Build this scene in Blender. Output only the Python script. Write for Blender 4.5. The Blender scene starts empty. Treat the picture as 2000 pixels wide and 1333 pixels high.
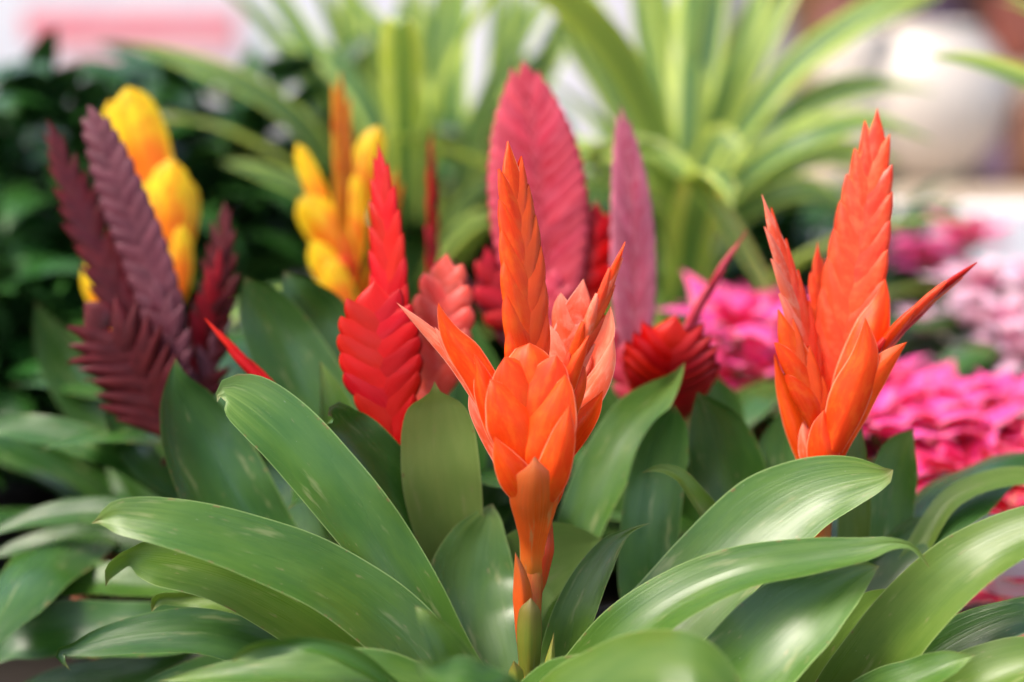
import bpy, math, random
import numpy as np
from mathutils import Vector

SC = bpy.context.scene
# ------------------------------------------------------------------ camera
CAM_H, PITCH, LENS, FOCUS = 1.25, math.radians(12), 60.0, 0.833
cd = bpy.data.cameras.new('camera'); cam = bpy.data.objects.new('camera', cd)
SC.collection.objects.link(cam); SC.camera = cam
cam.location = (0, 0, CAM_H); cam.rotation_euler = (math.pi/2 - PITCH, 0, 0)
cd.lens = LENS; cd.sensor_width = 36; cd.clip_start = 0.05; cd.clip_end = 200
cd.dof.use_dof = True; cd.dof.focus_distance = FOCUS; cd.dof.aperture_fstop = 2.3
# ------------------------------------------------------------------ sky, sun, exposure
SUN_EL, SUN_AZ = math.radians(56), math.radians(-118)     # azimuth from +Y (away from the camera), negative = left
w = bpy.data.worlds.new('World'); SC.world = w; w.use_nodes = True
nt = w.node_tree; bg = nt.nodes['Background']
sky = nt.nodes.new('ShaderNodeTexSky'); sky.sky_type = 'NISHITA'; sky.sun_disc = False
sky.sun_elevation = SUN_EL; sky.sun_rotation = SUN_AZ; sky.air_density = 1.0; sky.dust_density = 4.0; sky.ozone_density = 1.0
# invented cloud noise, added for its reflections: bright and dim patches the glossy leaves mirror
tcw = nt.nodes.new('ShaderNodeTexCoord'); nz = nt.nodes.new('ShaderNodeTexNoise'); nz.inputs['Scale'].default_value = 3.2
nz.inputs['Detail'].default_value = 3; nz.inputs['Roughness'].default_value = .5; nt.links.new(tcw.outputs['Generated'], nz.inputs['Vector'])
mr = nt.nodes.new('ShaderNodeMapRange'); mr.interpolation_type = 'SMOOTHSTEP'
for i_, v_ in enumerate((.44, .62, .42, 2.3)): mr.inputs[i_+1].default_value = v_
nt.links.new(nz.outputs['Fac'], mr.inputs[0])
vm = nt.nodes.new('ShaderNodeVectorMath'); vm.operation = 'SCALE'; nt.links.new(sky.outputs[0], vm.inputs[0]); nt.links.new(mr.outputs[0], vm.inputs['Scale'])
nt.links.new(vm.outputs[0], bg.inputs[0]); bg.inputs[1].default_value = 0.12
sl = bpy.data.lights.new('sun', 'SUN'); sun = bpy.data.objects.new('sun', sl); SC.collection.objects.link(sun)
sl.energy = 1.25; sl.angle = math.radians(26); sl.color = (1.0, 0.93, 0.84)
sd = Vector((math.sin(SUN_AZ)*math.cos(SUN_EL), math.cos(SUN_AZ)*math.cos(SUN_EL), math.sin(SUN_EL)))
sun.rotation_euler = sd.to_track_quat('Z', 'Y').to_euler(); sun.location = (0, 0, 4)
SC.view_settings.view_transform = 'Standard'; SC.view_settings.look = 'None'
SC.view_settings.exposure = 1.15; SC.view_settings.gamma = 1
SC.cycles.use_denoising = True
SC.cycles.max_bounces = 8; SC.cycles.transmission_bounces = 6; SC.cycles.sample_clamp_indirect = 6

# ------------------------------------------------------------------ picture geometry -> world
CP, SP = math.cos(PITCH), math.sin(PITCH)
R_ = np.array([1., 0, 0]); F_ = np.array([0, CP, -SP]); U_ = np.array([0, SP, CP])
CAM = np.array([0, 0, CAM_H]); K = 36.0/LENS/2000.0
def P(x, y, z):
    return CAM + z*F_ + (x-1000)*K*z*R_ - (y-666.5)*K*z*U_
RIM = CAM_H - 0.352            # height of the pot rims, where the rosettes sit
BENCH = RIM - 0.125
def base_at(x, z):             # point at rim height, seen at column x, at depth z
    k = (CAM_H - RIM)/z
    yy = (k - SP)/CP
    return CAM + z*F_ + (x-1000)*K*z*R_ - yy*z*U_
rng = np.random.default_rng(7); random.seed(7)

def cr(pts, n):                # smooth curve through control rows: pchip on chord length
    pts = np.array(pts, float); k = len(pts)
    d = np.linalg.norm(np.diff(pts[:, :3], axis=0), axis=1)
    d = np.maximum(d, 1e-6); t = np.concatenate([[0], np.cumsum(d)]); t /= t[-1]
    s = np.linspace(0, 1, n)
    out = np.zeros((n, pts.shape[1]))
    for c in range(pts.shape[1]):
        y = pts[:, c]; h = np.diff(t); dl = np.diff(y)/h; m = np.zeros(k)
        if c < 3:              # catmull style tangents
            for i in range(1, k-1): m[i] = (dl[i-1]*h[i] + dl[i]*h[i-1])/(h[i]+h[i-1])
            if k > 2:
                m[0] = 1.5*dl[0]-.5*m[1]; m[-1] = 1.5*dl[-1]-.5*m[-2]
            else: m[:] = dl[0]
        else:                  # monotone tangents
            for i in range(1, k-1):
                m[i] = 0 if dl[i-1]*dl[i] <= 0 else 3*(h[i-1]+h[i])/((2*h[i]+h[i-1])/dl[i-1] + (h[i]+2*h[i-1])/dl[i])
            m[0] = dl[0]; m[-1] = dl[-1]
        j = np.clip(np.searchsorted(t, s, side='right')-1, 0, k-2)
        x = (s-t[j])/h[j]
        out[:, c] = ((2*x**3-3*x**2+1)*y[j] + (x**3-2*x**2+x)*h[j]*m[j] + (-2*x**3+3*x**2)*y[j+1] + (x**3-x**2)*h[j]*m[j+1])
    return out

# ------------------------------------------------------------------ mesh collector
class MB:
    def __init__(s): s.v = []; s.f = []; s.uv = []; s.t = []; s.tone = []
    def grid(s, pts, u, v, t, tone=0.5, closed=False):
        """pts (n,m,3)"""
        n, m, _ = pts.shape; o = len(s.v)
        s.v.extend(pts.reshape(-1, 3).tolist())
        s.uv.extend(np.stack([u, v], -1).reshape(-1, 2).tolist()); s.t.extend(np.stack([u, t], -1).reshape(-1, 2).tolist())
        s.tone.extend([tone]*(n*m))
        for i in range(n-1):
            for j in range(m-1 if not closed else m):
                a = o+i*m+j; b = o+i*m+(j+1) % m
                s.f.append((a, b, b+m, a+m))
    def poly(s, verts, faces, tone=.5):
        o = len(s.v); s.v.extend([tuple(q) for q in verts]); s.uv.extend([(q[0], q[2]) for q in verts]); s.t.extend([(.5, .5)]*len(verts))
        s.tone.extend([tone]*len(verts)); s.f.extend([tuple(o+i for i in f) for f in faces])
    def box(s, lo, hi, tone=.5):
        x0, y0, z0 = lo; x1, y1, z1 = hi
        s.poly([(x0,y0,z0),(x1,y0,z0),(x1,y1,z0),(x0,y1,z0),(x0,y0,z1),(x1,y0,z1),(x1,y1,z1),(x0,y1,z1)],
               [(3,2,1,0),(4,5,6,7),(0,1,5,4),(1,2,6,5),(2,3,7,6),(3,0,4,7)], tone)
    def lathe(s, c, prof, n=40, axis=None):
        pr = np.array(prof, float); a = np.linspace(0, 2*math.pi, n, endpoint=False)
        pts = np.zeros((len(pr), n, 3))
        pts[..., 0] = c[0]+pr[:, :1]*np.cos(a); pts[..., 1] = c[1]+pr[:, :1]*np.sin(a); pts[..., 2] = c[2]+pr[:, 1:2]
        u = np.tile(a/6.2832, (len(pr), 1)); v = np.repeat(pr[:, 1:2], n, 1)
        s.grid(pts, u, v, v, closed=True)
    def tube(s, C, rad, n=16):
        C = np.array(C, float); rad = np.array(rad, float)
        T = np.gradient(C, axis=0); T /= np.linalg.norm(T, axis=1)[:, None]
        A = np.cross(T, F_); A /= np.linalg.norm(A, axis=1)[:, None]; B = np.cross(T, A)
        a = np.linspace(0, 2*math.pi, n, endpoint=False)
        pts = C[:, None]+rad[:, None, None]*(A[:, None]*np.cos(a)[None, :, None]+B[:, None]*np.sin(a)[None, :, None])
        L = np.concatenate([[0], np.cumsum(np.linalg.norm(np.diff(C, axis=0), axis=1))])
        s.grid(pts, np.tile(a/6.2832, (len(C), 1)), np.repeat(L[:, None], n, 1), np.repeat((L/L[-1])[:, None], n, 1), closed=True)
    def build(s, name, mat, parent=None, smooth=True, bevel=0):
        me = bpy.data.meshes.new(name); V = np.array(s.v)
        org = np.array(ROOT.get(parent.name, (0, 0, 0))) if parent is not None else np.zeros(3)
        me.from_pydata((V-org).tolist(), [], s.f); me.update()
        idx = np.zeros(len(me.loops), int); me.loops.foreach_get('vertex_index', idx)
        for nm, arr in (('UV', s.uv), ('T', s.t)):
            l = me.uv_layers.new(name=nm); l.data.foreach_set('uv', np.array(arr)[idx].ravel())
        at = me.attributes.new('tone', 'FLOAT', 'POINT'); at.data.foreach_set('value', s.tone)
        me.polygons.foreach_set('use_smooth', [smooth]*len(me.polygons))
        me.materials.append(mat)
        ob = bpy.data.objects.new(name, me); SC.collection.objects.link(ob)
        if bevel:
            md = ob.modifiers.new('bevel', 'BEVEL'); md.width = bevel; md.segments = 2
        if parent is not None: ob.parent = parent; ROOT[ob.name] = org
        return ob
ROOT = {}
def thing(name, label, cat, loc, group=None):
    o = bpy.data.objects.new(name, None); SC.collection.objects.link(o)
    o.location = loc; o.empty_display_size = .02; o['label'] = label; o['category'] = cat
    if group: o['group'] = group
    ROOT[o.name] = tuple(loc); return o
def tag(o, label, cat, group=None):
    o['label'] = label; o['category'] = cat
    if group: o['group'] = group
    return o

# ------------------------------------------------------------------ materials
class NB:
    def __init__(s, name):
        s.m = bpy.data.materials.new(name); s.m.use_nodes = True; s.t = s.m.node_tree; s.t.nodes.clear()
        s.out = s.n('ShaderNodeOutputMaterial')
    def n(s, ty, **k):
        x = s.t.nodes.new(ty)
        for a, b in k.items(): setattr(x, a, b)
        return x
    def l(s, a, b): s.t.links.new(a, b)
    def val(s, sock, v):
        if hasattr(v, 'is_linked'): s.l(v, sock)
        else: sock.default_value = v
    def math(s, op, a, b=0., c=None, clamp=False):
        x = s.n('ShaderNodeMath', operation=op, use_clamp=clamp); s.val(x.inputs[0], a); s.val(x.inputs[1], b)
        if c is not None: s.val(x.inputs[2], c)
        return x.outputs[0]
    def mix(s, f, a, b, bt='MIX'):
        x = s.n('ShaderNodeMix', data_type='RGBA', blend_type=bt); s.val(x.inputs[0], f)
        for i, c in ((6, a), (7, b)):
            if hasattr(c, 'is_linked'): s.l(c, x.inputs[i])
            else: x.inputs[i].default_value = (*c[:3], 1)
        return x.outputs[2]
    def uv(s, name='UV'): return s.n('ShaderNodeUVMap', uv_map=name).outputs[0]
    def sep(s, v):
        x = s.n('ShaderNodeSeparateXYZ'); s.l(v, x.inputs[0]); return x.outputs
    def noise(s, vec, scale, sc=(1, 1, 1), detail=4, rough=.55, loc=None):
        mp = s.n('ShaderNodeMapping'); s.l(vec, mp.inputs[0]); mp.inputs['Scale'].default_value = sc
        if loc is not None: s.l(loc, mp.inputs['Location'])
        x = s.n('ShaderNodeTexNoise'); s.l(mp.outputs[0], x.inputs['Vector']); x.inputs['Scale'].default_value = scale
        x.inputs['Detail'].default_value = detail; x.inputs['Roughness'].default_value = rough
        return x.outputs['Fac']
    def ss(s, x, a, b):
        m = s.n('ShaderNodeMapRange', interpolation_type='SMOOTHSTEP'); s.val(m.inputs[0], x)
        m.inputs[1].default_value = a; m.inputs[2].default_value = b; return m.outputs[0]

def plant_mat(name, base, alt, base_end=None, tip=None, edge=None, edge_w=.035, stripe=None, stripe_edge=.55,
              rough=.35, transl=.22, veins=.35, bump=.25, spec=.5, brown=0.0, back=None, tip_at=(.6, 1.), wav=1.0, keel=None, hue=.016, patch=.2, blot=None):
    b = NB(name)
    uv = b.uv('UV'); T = b.sep(b.uv('T')); u, t = T[0], T[1]
    rnd = b.n('ShaderNodeObjectInfo').outputs['Random']
    tone = b.n('ShaderNodeAttribute', attribute_name='tone').outputs['Fac']
    rr = b.math('MULTIPLY', b.math('ADD', rnd, tone), 7.3)
    cx = b.n('ShaderNodeCombineXYZ'); b.l(rr, cx.inputs[0]); b.l(rr, cx.inputs[1]); loc = cx.outputs[0]
    big = b.noise(uv, 3.0, (1.2, 9, 1), 4, .6, loc)            # slow colour drift
    vein = b.noise(uv, 1.0, (105, 1.6, 1), 3, .6, loc)            # fine parallel veins
    vein2 = b.noise(uv, 1.0, (24, 1.8, 1), 3, .5, loc)
    a = b.math('ABSOLUTE', b.math('SUBTRACT', u, .5)); a = b.math('MULTIPLY', a, 2.0)
    col = b.mix(b.ss(big, .25, .78), base, alt)
    shift = b.math('ADD', .86, b.math('MULTIPLY', b.math('FRACT', b.math('MULTIPLY', rr, 1.7)), .28))
    if stripe is not None:                                     # dark middle band, pale margins
        wob = b.math('ADD', a, b.math('MULTIPLY', b.math('SUBTRACT', vein2, .5), .35))
        sm = b.ss(wob, stripe_edge-.06, stripe_edge+.06)
        col = b.mix(sm, stripe, col)
        thin = b.math('MULTIPLY', b.ss(vein2, .58, .66), .55)
        col = b.mix(thin, col, base)
    col = b.mix(b.math('MULTIPLY', b.ss(vein, .42, .7), veins), col, tuple(min(1, c*1.35+.01) for c in alt))
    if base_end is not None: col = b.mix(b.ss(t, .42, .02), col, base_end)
    if tip is not None:
        tt = b.math('ADD', t, b.math('MULTIPLY', b.math('SUBTRACT', vein2, .5), .3))
        col = b.mix(b.ss(tt, *tip_at), col, tip)
    if keel is not None: col = b.mix(b.math('MULTIPLY', b.ss(a, .35, .0), .7), col, keel)
    if blot is not None:
        bl = b.noise(uv, 1.0, (4, 75, 1), 5, .65, loc)
        col = b.mix(b.math('MULTIPLY', b.ss(bl, .44, .66), .75), col, blot)
        sc_ = b.noise(uv, 1.0, (16, 420, 1), 3, .7, loc)
        col = b.mix(b.math('MULTIPLY', b.ss(sc_, .69, .75), .35), col, (.30, .05, .01))
    if brown:
        ed = b.noise(uv, 1.0, (3, 160, 1), 2, .6, loc)
        col = b.mix(b.math('MULTIPLY', b.math('MULTIPLY', b.ss(ed, .60, .66), b.ss(a, .90, .97)), .8), col, (.20, .10, .04))
        pl = b.noise(uv, 1.0, (5, 26, 1), 3, .6, loc)
        col = b.mix(b.math('MULTIPLY', b.ss(pl, .60, .72), .35), col, (.34, .36, .16))
        dust = b.noise(uv, 1.0, (40, 500, 1), 2, .5, loc)
        col = b.mix(b.math('MULTIPLY', b.ss(dust, .74, .79), .5), col, (.5, .5, .42))
        spots = b.noise(uv, 1.0, (9, 60, 1), 3, .6, loc)
        col = b.mix(b.math('MULTIPLY', b.ss(spots, .66, .74), brown), col, (.30, .25, .12))
        col = b.mix(b.math('MULTIPLY', b.ss(t, .965, 1.0), brown), col, (.22, .12, .05))
    if edge is not None: col = b.mix(b.math('MULTIPLY', b.ss(a, 1-edge_w*2, 1-edge_w*.5), .8), col, edge)
    hs = b.n('ShaderNodeHueSaturation'); b.l(col, hs.inputs['Color']); b.l(shift, hs.inputs['Value'])
    b.val(hs.inputs['Hue'], b.math('ADD', .5-hue/2, b.math('MULTIPLY', b.math('FRACT', b.math('MULTIPLY', rr, 3.1)), hue)))
    col = hs.outputs[0]
    if back is not None:
        geo = b.n('ShaderNodeNewGeometry'); col = b.mix(b.math('MULTIPLY', geo.outputs['Backfacing'], .6), col, back)
    pr = b.n('ShaderNodeBsdfPrincipled'); b.l(col, pr.inputs['Base Color'])
    b.val(pr.inputs['Roughness'], b.math('ADD', b.math('ADD', rough-.1, b.math('MULTIPLY', b.ss(b.noise(uv, 1., (2, 9, 1), 2, .5, loc), .35, .68), patch)), b.math('MULTIPLY', vein, .03)))
    pr.inputs['Specular IOR Level'].default_value = spec
    h = b.math('ADD', b.math('MULTIPLY', vein, .12), b.math('MULTIPLY', b.noise(uv, 1., (1.6, 17*wav, 1), 1, .4, loc), 3.2))
    h = b.math('ADD', h, b.math('MULTIPLY', vein2, .12))
    bp = b.n('ShaderNodeBump'); bp.inputs['Strength'].default_value = bump; bp.inputs['Distance'].default_value = .0016
    b.l(h, bp.inputs['Height']); b.l(bp.outputs[0], pr.inputs['Normal'])
    tr = b.n('ShaderNodeBsdfTranslucent'); b.l(b.mix(1.0, col, (1.0, .95, .6), 'MULTIPLY'), tr.inputs[0]); b.l(bp.outputs[0], tr.inputs['Normal'])
    mx = b.n('ShaderNodeMixShader'); mx.inputs[0].default_value = transl
    b.l(pr.outputs[0], mx.inputs[1]); b.l(tr.outputs[0], mx.inputs[2]); b.l(mx.outputs[0], b.out.inputs[0])
    return b.m
def plain(name, c, c2=None, rough=.5, scale=20, bump=.1, spec=.5, stretch=(1, 1, 1)):
    b = NB(name); co = b.n('ShaderNodeTexCoord').outputs['Object']
    n = b.noise(co, scale, stretch, 6, .6)
    pr = b.n('ShaderNodeBsdfPrincipled'); b.l(b.mix(b.ss(n, .35, .68), c, c2 or tuple(x*.75 for x in c)), pr.inputs['Base Color'])
    pr.inputs['Roughness'].default_value = rough; pr.inputs['Specular IOR Level'].default_value = spec
    bp = b.n('ShaderNodeBump'); bp.inputs['Strength'].default_value = bump; bp.inputs['Distance'].default_value = .002
    b.l(n, bp.inputs['Height']); b.l(bp.outputs[0], pr.inputs['Normal']); b.l(pr.outputs[0], b.out.inputs[0])
    return b.m

M_leaf = plant_mat('bromeliad_leaf', (.044, .122, .014), (.078, .168, .019), base_end=(.085, .175, .026), edge=(.26, .38, .12),
                   edge_w=.02, rough=.30, transl=.16, veins=.2, brown=.45, back=(.12, .23, .045), tip=(.19, .29, .06), tip_at=(.80, 1.1), bump=.55, patch=.12, spec=.55)
M_leafy = plant_mat('bromeliad_leaf_yellowish', (.085, .17, .018), (.13, .215, .03), edge=(.32, .42, .14), edge_w=.02, rough=.36,
                    transl=.26, veins=.25, brown=.45, back=(.16, .25, .04), bump=.5, patch=.14)
M_leafl = plant_mat('bromeliad_leaf_pale', (.17, .29, .06), (.22, .33, .08), edge=(.32, .42, .14), edge_w=.02, rough=.45, transl=.3, veins=.3, brown=.45, bump=.3, patch=.12)
M_leafd = plant_mat('bromeliad_leaf_deep', (.024, .082, .012), (.048, .125, .018), edge=(.15, .25, .06), edge_w=.02, rough=.28,
                    transl=.15, veins=.22, brown=.4, back=(.06, .14, .025), bump=.6, patch=.14, spec=.62)
M_orange = plant_mat('orange_bract', (.86, .050, .003), (.90, .085, .006), base_end=(.86, .05, .003), tip=(.88, .065, .01), edge=(1., .36, .20), edge_w=.04,
                     rough=.34, transl=.36, veins=.5, bump=.35, tip_at=(.75, 1.1), wav=2, back=(.9, .13, .03), spec=.28, blot=(.93, .14, .012), hue=.005)
M_salmon = plant_mat('salmon_bract', (.90, .13, .05), (.91, .085, .015), tip=(.92, .26, .17), edge=(1., .5, .38), edge_w=.035,
                     rough=.3, transl=.28, veins=.35, bump=.3, tip_at=(.5, 1.1), wav=2, spec=.28, blot=(.93, .32, .20), hue=.005)
M_coral = plant_mat('coral_bract', (.86, .042, .010), (.88, .075, .020), base_end=(.88, .075, .004), tip=(.88, .07, .022), edge=(1., .24, .05), edge_w=.05,
                    rough=.34, transl=.28, veins=.35, bump=.25, tip_at=(.55, 1.1), wav=2, spec=.28, blot=(.92, .13, .045), hue=.005)
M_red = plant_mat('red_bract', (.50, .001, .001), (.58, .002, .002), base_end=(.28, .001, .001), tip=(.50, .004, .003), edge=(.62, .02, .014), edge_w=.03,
                  rough=.36, transl=.2, veins=.3, bump=.25, wav=2, spec=.28, blot=(.52, .006, .004), hue=.005)
M_redpink = plant_mat('pinkish_red_bract', (.80, .045, .03), (.84, .12, .08), edge=(.85, .2, .18), edge_w=.04, rough=.34, transl=.22, bump=.25, wav=2, spec=.28, blot=(.80, .16, .13), hue=.005)
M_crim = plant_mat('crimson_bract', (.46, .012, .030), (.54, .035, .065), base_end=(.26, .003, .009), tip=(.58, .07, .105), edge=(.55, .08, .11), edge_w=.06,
                   rough=.38, transl=.2, veins=.3, bump=.25, tip_at=(.35, 1.0), wav=2, spec=.28, blot=(.60, .08, .12), hue=.005)
M_mauve = plant_mat('mauve_bract', (.38, .030, .07), (.46, .08, .13), base_end=(.32, .006, .02), tip=(.50, .14, .20), edge=(.46, .13, .17), edge_w=.05,
                    rough=.34, transl=.15, veins=.3, bump=.25, tip_at=(.35, 1.0), wav=2, spec=.28, blot=(.52, .17, .22), hue=.005)
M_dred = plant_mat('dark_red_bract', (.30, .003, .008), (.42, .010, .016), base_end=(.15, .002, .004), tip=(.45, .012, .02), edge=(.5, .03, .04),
                   rough=.36, transl=.15, bump=.25, wav=2, spec=.28, blot=(.42, .01, .015), hue=.005)
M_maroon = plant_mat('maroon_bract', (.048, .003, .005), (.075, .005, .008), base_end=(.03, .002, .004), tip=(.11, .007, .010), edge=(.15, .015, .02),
                     rough=.36, transl=.1, bump=.25, wav=2, spec=.28, blot=(.12, .012, .014), hue=.005)
M_plum = plant_mat('plum_bract', (.075, .014, .024), (.11, .028, .042), base_end=(.08, .01, .02), tip=(.13, .035, .05), edge=(.19, .06, .075),
                   rough=.34, transl=.1, bump=.25, wav=2, spec=.28, blot=(.15, .04, .055), hue=.005)
M_yellow = plant_mat('yellow_bract', (.84, .13, .004), (.86, .30, .006), base_end=(.72, .045, .004), tip=(.86, .60, .012), edge=(.86, .62, .02), edge_w=.12,
                     rough=.36, transl=.28, bump=.2, tip_at=(.3, .75), wav=2, keel=(.86, .55, .010), spec=.28, blot=(.84, .13, .005), hue=.005)
M_ylobe = plant_mat('yellow_lobe', (.82, .13, .004), (.85, .24, .006), base_end=(.70, .045, .004), tip=(.86, .60, .014), edge=(.86, .60, .02), edge_w=.16,
                    rough=.36, transl=.28, bump=.2, tip_at=(.46, .80), spec=.28, hue=.005, blot=(.84, .17, .005))
M_ygold = plant_mat('orange_gold_bract', (.80, .14, .008), (.86, .30, .01), base_end=(.66, .05, .006), tip=(.86, .36, .012), edge=(.86, .45, .02),
                    rough=.36, transl=.28, bump=.2, tip_at=(.4, 1.0), wav=2, spec=.28, blot=(.82, .10, .005), hue=.005)
M_stem = plant_mat('stem_skin', (.36, .27, .03), (.52, .11, .015), base_end=(.24, .27, .03), tip=(.80, .060, .006), rough=.36, transl=.08, veins=.4, bump=.3,
                   tip_at=(.60, .74), blot=(.55, .07, .012))
M_sheath = plant_mat('stem_sheath', (.74, .060, .006), (.60, .075, .012), base_end=(.46, .16, .02), tip=(.42, .09, .02), edge=(.45, .1, .05), rough=.36,
                     transl=.18, veins=.4, bump=.3, brown=.6, tip_at=(.6, 1.05))
M_sheathg = plant_mat('stem_sheath_green', (.16, .24, .03), (.26, .24, .03), tip=(.20, .16, .03), edge=(.25, .12, .03), rough=.36, transl=.18, bump=.3, brown=.5)
M_drac = plant_mat('striped_leaf', (.42, .56, .06), (.54, .64, .18), stripe=(.045, .14, .04), stripe_edge=.66, rough=.38, transl=.32, veins=.3, bump=.2, back=(.34, .46, .09))
M_dracp = plant_mat('striped_leaf_lime', (.48, .62, .05), (.60, .68, .22), stripe=(.08, .21, .05), stripe_edge=.50, rough=.38, transl=.36, veins=.3, bump=.2)
M_bush = plant_mat('dark_glossy_leaf', (.014, .062, .010), (.028, .095, .016), spec=.35, rough=.30, transl=.1, veins=.2, bump=.3, back=(.03, .08, .03))
M_mid = plant_mat('mid_green_leaf', (.06, .16, .03), (.11, .24, .045), rough=.4, transl=.25, bump=.25)
M_hot = plant_mat('hot_pink_bract', (.88, .040, .30), (.90, .11, .38), base_end=(.84, .03, .16), edge=(.90, .36, .36), edge_w=.08, rough=.5, transl=.28, veins=.3, bump=.35, tip=(.84, .16, .34), tip_at=(.7, 1.2))
M_rose = plant_mat('rose_bract', (.80, .012, .10), (.84, .08, .18), edge=(.92, .50, .36), edge_w=.12, rough=.5, transl=.25, veins=.3, bump=.35)
M_pale = plant_mat('pale_pink_bract', (.84, .42, .62), (.86, .62, .76), rough=.5, transl=.28, bump=.35, base_end=(.82, .2, .45))
M_soil = plain('potting_soil', (.035, .022, .014), (.07, .045, .03), .95, 60, .8)
M_terra = plain('terracotta', (.52, .15, .07), (.42, .11, .05), .8, 30, .2)
M_black = plain('black_plastic', (.018, .018, .018), None, .45, 30, .05)
M_white = plain('white_plastic', (.78, .78, .80), (.70, .70, .74), .35, 8, .05)
M_ceram = plain('white_ceramic', (.62, .55, .48), (.56, .50, .44), .3, 6, .03)
M_wood = plain('brown_wood', (.26, .12, .055), (.16, .07, .03), .6, 6, .2, stretch=(1, 1, 8))
M_shelf = plain('pale_board', (.50, .40, .30), (.42, .33, .24), .6, 6, .1, stretch=(1, 8, 8))
M_bench = plain('bench_steel', (.030, .024, .020), (.02, .016, .012), .5, 12, .1)
M_floor = plain('concrete_floor', (.16, .155, .15), (.11, .105, .10), .85, 3, .3)
M_wall = plain('panel_paint', (.86, .85, .88), (.78, .76, .82), .6, 1.5, .05)
M_stripe = plain('pink_red_print', (.80, .22, .26), (.80, .30, .34), .5, 5, .02)
M_pinkp = plain('pale_pink_print', (.84, .50, .52), (.85, .6, .6), .5, 5, .02)

# ------------------------------------------------------------------ leaf and bract sheets
def sheet(mb, C, Wv, cup, tone=.5, m=11, wave=0.0, ph=0.0, scale_u=1.0, fold=0.0, lobes=0):
    """C (n,3) centreline, Wv (n,3) half-width vectors; cup = depth of the channel relative to half width"""
    n = len(C)
    T = np.gradient(C, axis=0); T /= np.maximum(np.linalg.norm(T, axis=1), 1e-9)[:, None]
    hw = np.linalg.norm(Wv, axis=1)
    N = np.cross(T, Wv); nn = np.linalg.norm(N, axis=1); nn[nn < 1e-9] = 1; N /= nn[:, None]
    q = np.linspace(-1, 1, m)
    L = np.concatenate([[0], np.cumsum(np.linalg.norm(np.diff(C, axis=0), axis=1))]); s = L/L[-1]
    cup = np.broadcast_to(np.asarray(cup, float), (n,))
    wv = wave*hw[:, None]*(np.sin(s[:, None]*17+ph+1.3*np.sign(q)[None])*np.abs(q)[None]**2
                           + .6*np.sin(s[:, None]*31+2*ph+2.1*q[None])*np.abs(q)[None]**2)
    prof = (1-fold)*q**2+fold*np.abs(q)
    off = cup[:, None]*hw[:, None]*(prof-.4)[None]
    W = Wv[:, None]*(q[None, :, None]*1.0)
    pts = C[:, None]+W+N[:, None]*(off+wv)[..., None]
    u = np.tile((q+1)/2, (n, 1)); v = np.repeat(L[:, None], m, 1); t = np.repeat(s[:, None], m, 1)
    mb.grid(pts, u, v, t, tone)

def px_curve(ctrl, z0, n=44):
    """ctrl rows (x, y, d, w, tilt): picture place, depth from z0, apparent half width, depth slope across"""
    r = cr([(c[0]*K*.8, c[1]*K*.8, c[2], c[3], c[4] if len(c) > 4 else 0) for c in ctrl], n)
    x, y, d, w_, tl = r[:, 0]/(K*.8), r[:, 1]/(K*.8), r[:, 2], np.maximum(r[:, 3], 0), r[:, 4]
    C = np.array([P(a, b, z0+c) for a, b, c in zip(x, y, d)])
    tx, ty = np.gradient(x), np.gradient(y); l = np.maximum(np.hypot(tx, ty), 1e-6); tx /= l; ty /= l
    ex, ey = -ty, tx                 # right-hand side of travel on screen (y down)
    sc = w_*K*(z0+d)
    Wv = sc[:, None]*(ex[:, None]*R_-ey[:, None]*U_+tl[:, None]*F_)
    return C, Wv
def leaf(parent, z0, ctrl, mat=None, cup=.22, wave=.03, tone=None, name='leaf', n=46, fold=.15, label=None, m=13):
    mb = MB(); C, Wv = px_curve(ctrl, z0, n)
    N = np.cross(C[n//2+1]-C[n//2-1], Wv[n//2])      # open the channel towards the sky
    ref = U_*1.0 - F_*.6
    if np.dot(N, ref) < 0: cup = -abs(cup) if cup > 0 else abs(cup); cup = cup
    sheet(mb, C, Wv, cup, .5 if tone is None else tone, m=m, wave=wave, ph=rng.uniform(0, 6), fold=fold)
    o = mb.build(name, mat or M_leaf, parent)
    if label: o['label'] = label
    return o
def boat(parent, z0, ctrl, mat, cup=.8, name='bract', tone=.5, toward=True, fold=.25, n=26):
    """a hollow bract; toward=True: its convex back faces the camera"""
    mb = MB(); C, Wv = px_curve(ctrl, z0, n)
    N = np.cross(C[n//2+1]-C[n//2-1], Wv[n//2])
    s = 1 if np.dot(N, F_) > 0 else -1
    sheet(mb, C, Wv, cup*s*(1 if toward else -1), tone, m=15, wave=.02, ph=rng.uniform(0, 6), fold=fold)
    return mb.build(name, mat, parent)

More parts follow.
